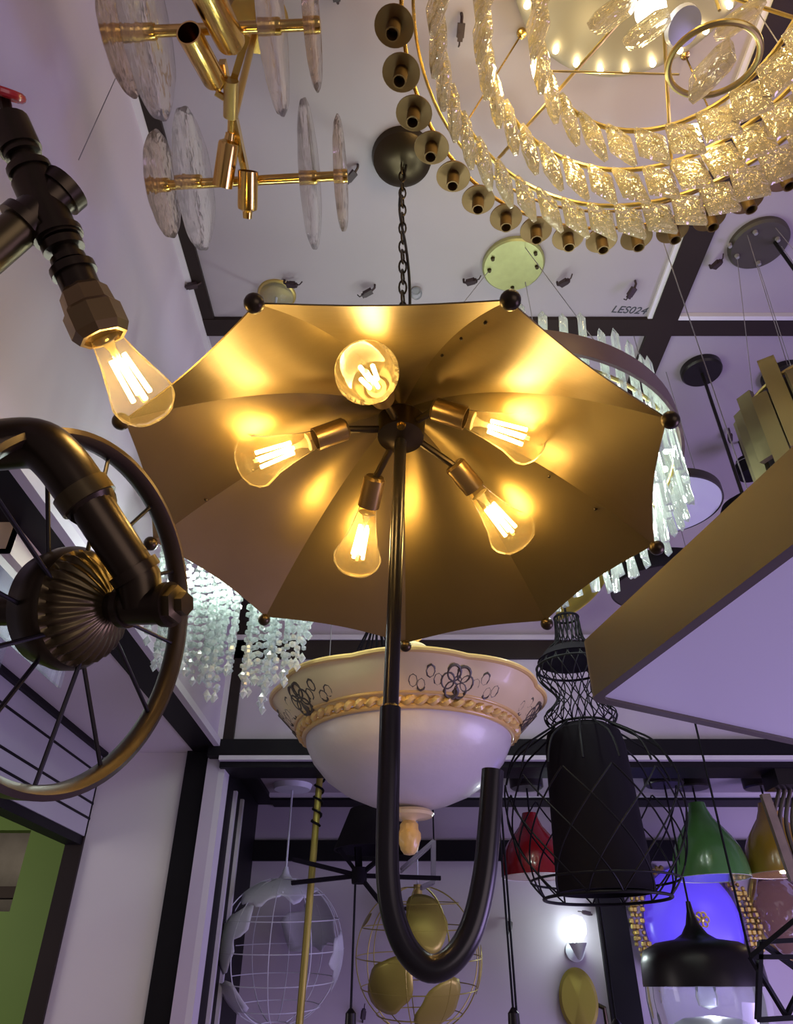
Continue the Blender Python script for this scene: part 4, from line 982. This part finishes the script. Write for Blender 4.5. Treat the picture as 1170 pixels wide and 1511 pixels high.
# ------------------------------------------------------------------ things on the right of the ceiling
def right_ceiling():
    # canopy with cord grips and the finned gold lamp
    pc = at(1118, 357, z=CEIL)
    R = .155; C = V((.845, 1.04, .86))
    t = thing('fin_pendant', C, 'gold pendant of upright slats, hung from a dark plate with five grips', 'pendant lamp')
    o = MB().lathe([(.0001, -.016), (.062, -.016), (.067, -.010), (.067, 0)], TR(pc), 48).build('ceiling_plate', 'darkdisc', t, label='dark round plate with five cord grips')
    for (x, y) in ((1114, 342), (1147, 352), (1076, 361), (1087, 377), (1119, 387)):
        q = at(x, y, z=CEIL - .016); MB().lathe([(.0001, -.010), (.004, -.009), (.0055, 0)], TR(q), 14).build('cord_grip', 'wire', o)
    for (a) in (0, 1.257, 2.513, 3.77, 5.03):
        q = V((pc.x + .05 * math.cos(a), pc.y + .05 * math.sin(a), CEIL - .014)); e = C + V((R * .8 * math.cos(a), R * .8 * math.sin(a), .13))
        MB().tube([q, e], .0008, 6).build('suspension_wire', 'wire', t)
    MB().tube([(pc.x + .03, pc.y - .01, CEIL - .012), (C.x + .10, C.y - .02, C.z + .13)], .004, 8).build('cable', 'blackwire', t)
    MB().lathe([(.0001, -.06), (R * .86, -.06), (R * .86, .10), (.0001, .10)], TR(C), 40).build('core', 'darkdisc', t)
    for k in range(26):
        a = 2 * PI * k / 26; u = V((math.cos(a), math.sin(a), 0)); L = .16 + (.05 if k % 3 == 0 else 0)
        b = MB().box(C + u * R + V((0, 0, .02 + (.02 if k % 2 else -.015))), (.012, .030, L), Mx.Rotation(a + .5, 3, 'Z'))
        b.build('slat', 'slat', t, 0)
    MB().ring(C + V((0, 0, .10)), R * .95, .004, n=64).build('ring', 'gold', t)
    # dark canopy with rod and shade
    def rod_pendant(x, y, rpx, zend, label, shade_r):
        p = at(x, y, z=CEIL - .012); r = size(rpx, p)
        t = thing('black_rod_pendant', (p.x, p.y, zend), label, 'pendant lamp', 'black rod pendants on the right')
        MB().lathe([(.0001, -.022), (r * .92, -.022), (r, -.016), (r, 0)], TR((p.x, p.y, CEIL)), 40).build('ceiling_cup', 'blackmetal', t)
        MB().tube([(p.x, p.y, CEIL - .02), (p.x, p.y, zend + .05)], .0045, 10).build('rod', 'blackmetal', t)
        MB().lathe([(.0001, .055), (.02, .055), (shade_r * .8, .03), (shade_r, 0), (shade_r * .94, 0), (.0001, .02)], TR((p.x, p.y, zend)), 40).build('shade', 'black', t)
    rod_pendant(1035, 548, 29, .955, 'black round ceiling cup with a long rod and shade, right of the prism drum', .07)
    rod_pendant(1157, 558, 31, 1.06, 'black round ceiling cup at the right edge above the gold slats', .06)
    p = at(1105, 690, Y=1.75)
    t = thing('can_pendant', p, 'short black can light between the long black rod and the gold slats', 'pendant lamp')
    MB().lathe([(.038, -.03), (.040, -.026), (.038, .01), (.03, .03), (.018, .038), (.0001, .038)], TR(p), 36).build('can', 'black', t)
    MB().ring(p + V((0, 0, .012)), .039, .0012, n=40).build('rim_line', 'wire', t)
    MB().tube([p + V((0, 0, .03)), (p.x, p.y, CEIL)], .006, 8).build('stem', 'blackmetal', t)
    MB().tube([p + V((.012, 0, -.03)), p + V((.012, 0, -.08))], .004, 8).build('rod', 'blackmetal', t)
    # flat round pendants
    def flat(x, y, Y, rpx, mt, rim, label, wires, h=.022):
        p = at(x, y, Y=Y); r = size(rpx, p)
        t = thing('round_pendant', p, label, 'pendant lamp', 'flat round pendants on the right')
        MB().lathe([(.0001, 0), (r * .97, 0), (r * .97, .006), (.0001, .006)], TR(p), 64).build('diffuser', mt, t)
        MB().lathe([(r * .97, -.001), (r, 0), (r, h), (.0001, h)], TR(p), 64, caps=False).build('rim', rim, t)
        for k in range(wires):
            a = 2 * PI * k / wires + .3; q = p + V((r * .9 * math.cos(a), r * .9 * math.sin(a), h))
            MB().tube([q, (q.x, q.y, CEIL)], .0011, 6).build('suspension_wire', 'wire', t)
    flat(986, 748, 1.41, 77, 'diffuser2', 'darkdisc', 'flat pale grey round pendant peeking out behind the prism drum', 3)
    flat(975, 868, 1.72, 72, 'darkdisc', 'blackmetal', 'flat dark brown round pendant between prism drum and angular panel', 3, .05)
    # leaf
    a, b = at(818, 917, Y=1.92), at(902, 832, Y=1.88); ax = (b - a); L = ax.length; m = TR(a, ax, V((-.2, -1, .1)))
    t = thing('leaf_pendant', (a + b) / 2, 'dull gold leaf shaped pendant below the right corner of the umbrella', 'pendant lamp')
    g = MB(); n = 18; vs = []; fs = []
    for i in range(n + 1):
        s = i / n; w = .033 * math.sin(PI * s) ** .8 + .002
        for j in range(7):
            q = (j - 3) / 3; vs.append(m @ V((q * w, -.014 * (1 - q * q) * math.sin(PI * s), s * L)))
    for i in range(n):
        for j in range(6): fs.append((i * 7 + j, i * 7 + j + 1, (i + 1) * 7 + j + 1, (i + 1) * 7 + j))
    o = g.add(vs, fs).build('leaf', 'goldpaint', t, 60); s = o.modifiers.new('thickness', 'SOLIDIFY'); s.thickness = .003
    MB().tube([b, (b.x, b.y, CEIL)], .0014, 6).build('cord', 'wire', t)
    MB().tube([m @ V((0, -.016 * math.sin(PI * k / 10), L * k / 10)) for k in range(11)], .0015, 6).build('midrib', 'gold', t)
    # wire cone cage behind the bowl
    Y = 1.82; p = at(556, 925, Y=Y); q = at(552, 1000, Y=Y)
    t = thing('wire_cone_pendant', (p.x, Y, q.z), 'dark wire cone cage hanging behind the bowl lamp, left of the pole', 'pendant lamp')
    w = MB(); r0, r1 = size(11, p), size(48, q)
    for k in range(16):
        a = 2 * PI * k / 16
        w.tube([(p.x + r0 * math.cos(a), Y + r0 * math.sin(a), p.z), (p.x + r1 * math.cos(a), Y + r1 * math.sin(a), q.z)], .0024, 6)
    w.ring((p.x, Y, p.z), r0, .003, n=24); w.ring((p.x, Y, q.z), r1, .003, n=40)
    w.build('wire_cage', 'blackwire', t)
    MB().tube([(p.x, Y, q.z + .02), (p.x, Y, CEIL)], .003, 8).build('cord', 'blackwire', t)
    # thin hanging wires
    p = at(490, 905, Y=1.7)
    o = MB().tube([(p.x, 1.7, CEIL), (p.x, 1.7, .60)], .0012, 6).build('hanging_wire', 'wire')
    tag(o, 'thin grey wire hanging left of the dark wire cone', 'wire')
    p = at(130, 205, X=-.47)
    o = MB().tube([(p.x, p.y, CEIL - .014), (p.x, p.y, 1.02)], .0008, 6).build('hanging_wire', 'wire')
    tag(o, 'hair thin wire hanging in front of the left wall', 'wire')
    p = at(614, 428, z=CEIL)
    t = thing('glass_ceiling_light', p, 'tiny bluish glass knob on the ceiling beside the umbrella chain', 'ceiling light')
    MB().ball(p + V((0, 0, -.014)), .015, 16).build('glass_knob', 'clear', t, 60)
    MB().lathe([(.0001, -.003), (.012, -.003), (.013, 0)], TR(p), 20).build('base', 'wire', t)

def passage_lamp():
    # square crystal lamp under the passage soffit, seen through the wheel
    p = V((-.66, 1.05, SOF))
    t = thing('square_crystal_chandelier', p, 'cream square ceiling lamp with hanging glass panels, seen through the wheel spokes', 'ceiling lamp')
    f = MB()
    for (x0, y0, x1, y1) in ((-.09, -.16, .09, -.145), (-.09, .145, .09, .16), (-.09, -.16, -.075, .16), (.075, -.16, .09, .16)):
        f.span((p.x + x0, p.y + y0, SOF - .05), (p.x + x1, p.y + y1, SOF))
    f.build('square_frame', mat('cream_frame', (.62, .52, .40), .5), t, 0)
    me = MB().box((0, 0, 0), (.006, .07, .085)).mesh('glass_panel', M['clear'], 0)
    for k in range(5):
        for s in (-1, 1): inst('glass_panel', me, t, TR((p.x + s * .06, p.y - .14 + .07 * k, SOF - .095)))
    MB().ball((p.x - .03, p.y, SOF - .09), .012, 12).build('bulb', 'coolled', t)
    lamp((p.x, p.y, SOF - .08), (.9, 1, 1), .12, .02, 'passage_light')

def connectors():
    up = (0, 0, -1)
    L = [(297, 413, 'wire connector on the ceiling at far left, by the dark edge strip'), (420, 413, 'wire connector on the ceiling just above the small glass dome'),
         (553, 420, 'wire connector on the ceiling left of the umbrella chain, near the bronze shade'), (684, 412, 'wire connector on the ceiling left of the pale green plate'),
         (528, 243, 'wire connector on the ceiling between glass discs and the dark ceiling cup'), (822, 416, 'wire connector on the ceiling touching the right of the pale green plate'),
         (937, 414, 'wire connector on the ceiling above the handwritten code'), (1047, 391, 'wire connector on the ceiling left of the dark plate with grips'),
         (681, 20, 'wire connector on the ceiling inside the crystal rings at their left'), (499, 0, 'wire connector at the top edge of the photo, right of the glass discs'),
         (1075, 632, 'wire connector on the ceiling right of the long black rod')]
    for i, (x, y, l) in enumerate(L): connector(at(x, y, z=CEIL), up, l, i * .37)
    W = WY
    L = [(322, 1348, 'wire connector on the back wall seen through the top of the white globe'), (324, 1497, 'wire connector on the back wall below the white globe'),
         (594, 1340, 'wire connector on the back wall left of the gold globe top'), (752, 1357, 'wire connector on the back wall right of the gold globe, by the double cord'),
         (872, 1350, 'wire connector on the back wall right of the lit sconce'), (535, 1508, 'wire connector on the back wall at the foot of the gold globe')]
    for i, (x, y, l) in enumerate(L): connector(at(x, y, Y=W), (0, -1, 0), l, i * .53 + 1)

# ------------------------------------------------------------------ light levels
UMB_W, CRY_W, DRUM_W, STR_W, SCONCE_W, BLUE_W = .85, .80, 2.2, .85, .9, .5
build_room(); umbrella(); pipe_lamp(); disc_chandelier()
cup_ring(crystal_chandelier()); prism_drum(); strands(); bowl_lamp(); birdcage(); panel_lamp()
dome_pendant(790, 1200, 1294, 2.33, 50, 'redshade', 'glossy red dome pendant left of the birdcage')
dome_pendant(1052, 1185, 1296, 2.33, 54, 'greenshade', 'glossy green dome pendant above the violet blue oval lamp')
dome_pendant(1158, 1185, 1290, 2.33, 52, 'yellowshade', 'lit yellow ochre dome pendant at the right edge', lit=True)
glass_pendant(); globes(); bay_things(); right_ceiling(); passage_lamp(); connectors()

# room light: area lights with no visible source, two of them added as fill
def area(loc, tgt, sx, sy, col, w, name):
    d = bpy.data.lights.new(name, 'AREA'); d.shape = 'RECTANGLE'; d.size, d.size_y = sx, sy; d.color = col; d.energy = w
    o = bpy.data.objects.new(name, d); COL.objects.link(o); o.location = V(loc); o.rotation_euler = (V(tgt) - V(loc)).to_track_quat('-Z', 'Y').to_euler(); return o
area((1.9, -2.0, -.3), (-.3, .9, .7), 2.4, 1.8, (1.0, .87, .96), 19, 'front_fill_light')  # added fill from behind the camera, brightens ceiling and left wall
area((2.6, 1.0, -.6), (.4, 1.9, .4), 1.4, 1.0, (.56, .44, 1.0), 46, 'violet_side_light')  # violet light from the lower right, its source unseen
area((-2.2, 1.6, .2), (-1.6, 2.9, -.4), .8, .8, (1.0, .97, .9), 10, 'green_wall_fill_light')  # added daylight lamp outside, brightens the green wall
w = bpy.data.worlds.new('world'); SC.world = w; w.use_nodes = True
bg = w.node_tree.nodes['Background']; bg.inputs['Color'].default_value = (.62, .54, .74, 1); bg.inputs['Strength'].default_value = .18

# ------------------------------------------------------------------ camera
cam = bpy.data.cameras.new('camera'); co = bpy.data.objects.new('camera', cam); COL.objects.link(co)
cam.sensor_fit = 'VERTICAL'; cam.sensor_height = 36; cam.lens = 36 * F / 1511; cam.clip_start = .01
co.rotation_euler = (PI / 2 + PITCH, 0, 0); SC.camera = co
for o in list(COL.objects):
    if o.parent is None: o.location.z += EYE
SC.view_settings.view_transform = 'Standard'; SC.view_settings.look = 'None'; SC.view_settings.gamma = 1
SC.view_settings.use_curve_mapping = False; SC.view_settings.exposure = 0
SC.cycles.use_denoising = True; SC.cycles.sample_clamp_indirect = 8; SC.cycles.max_bounces = 10; SC.cycles.transparent_max_bounces = 24
SC.cycles.transmission_bounces = 8; SC.cycles.caustics_reflective = False; SC.cycles.caustics_refractive = False
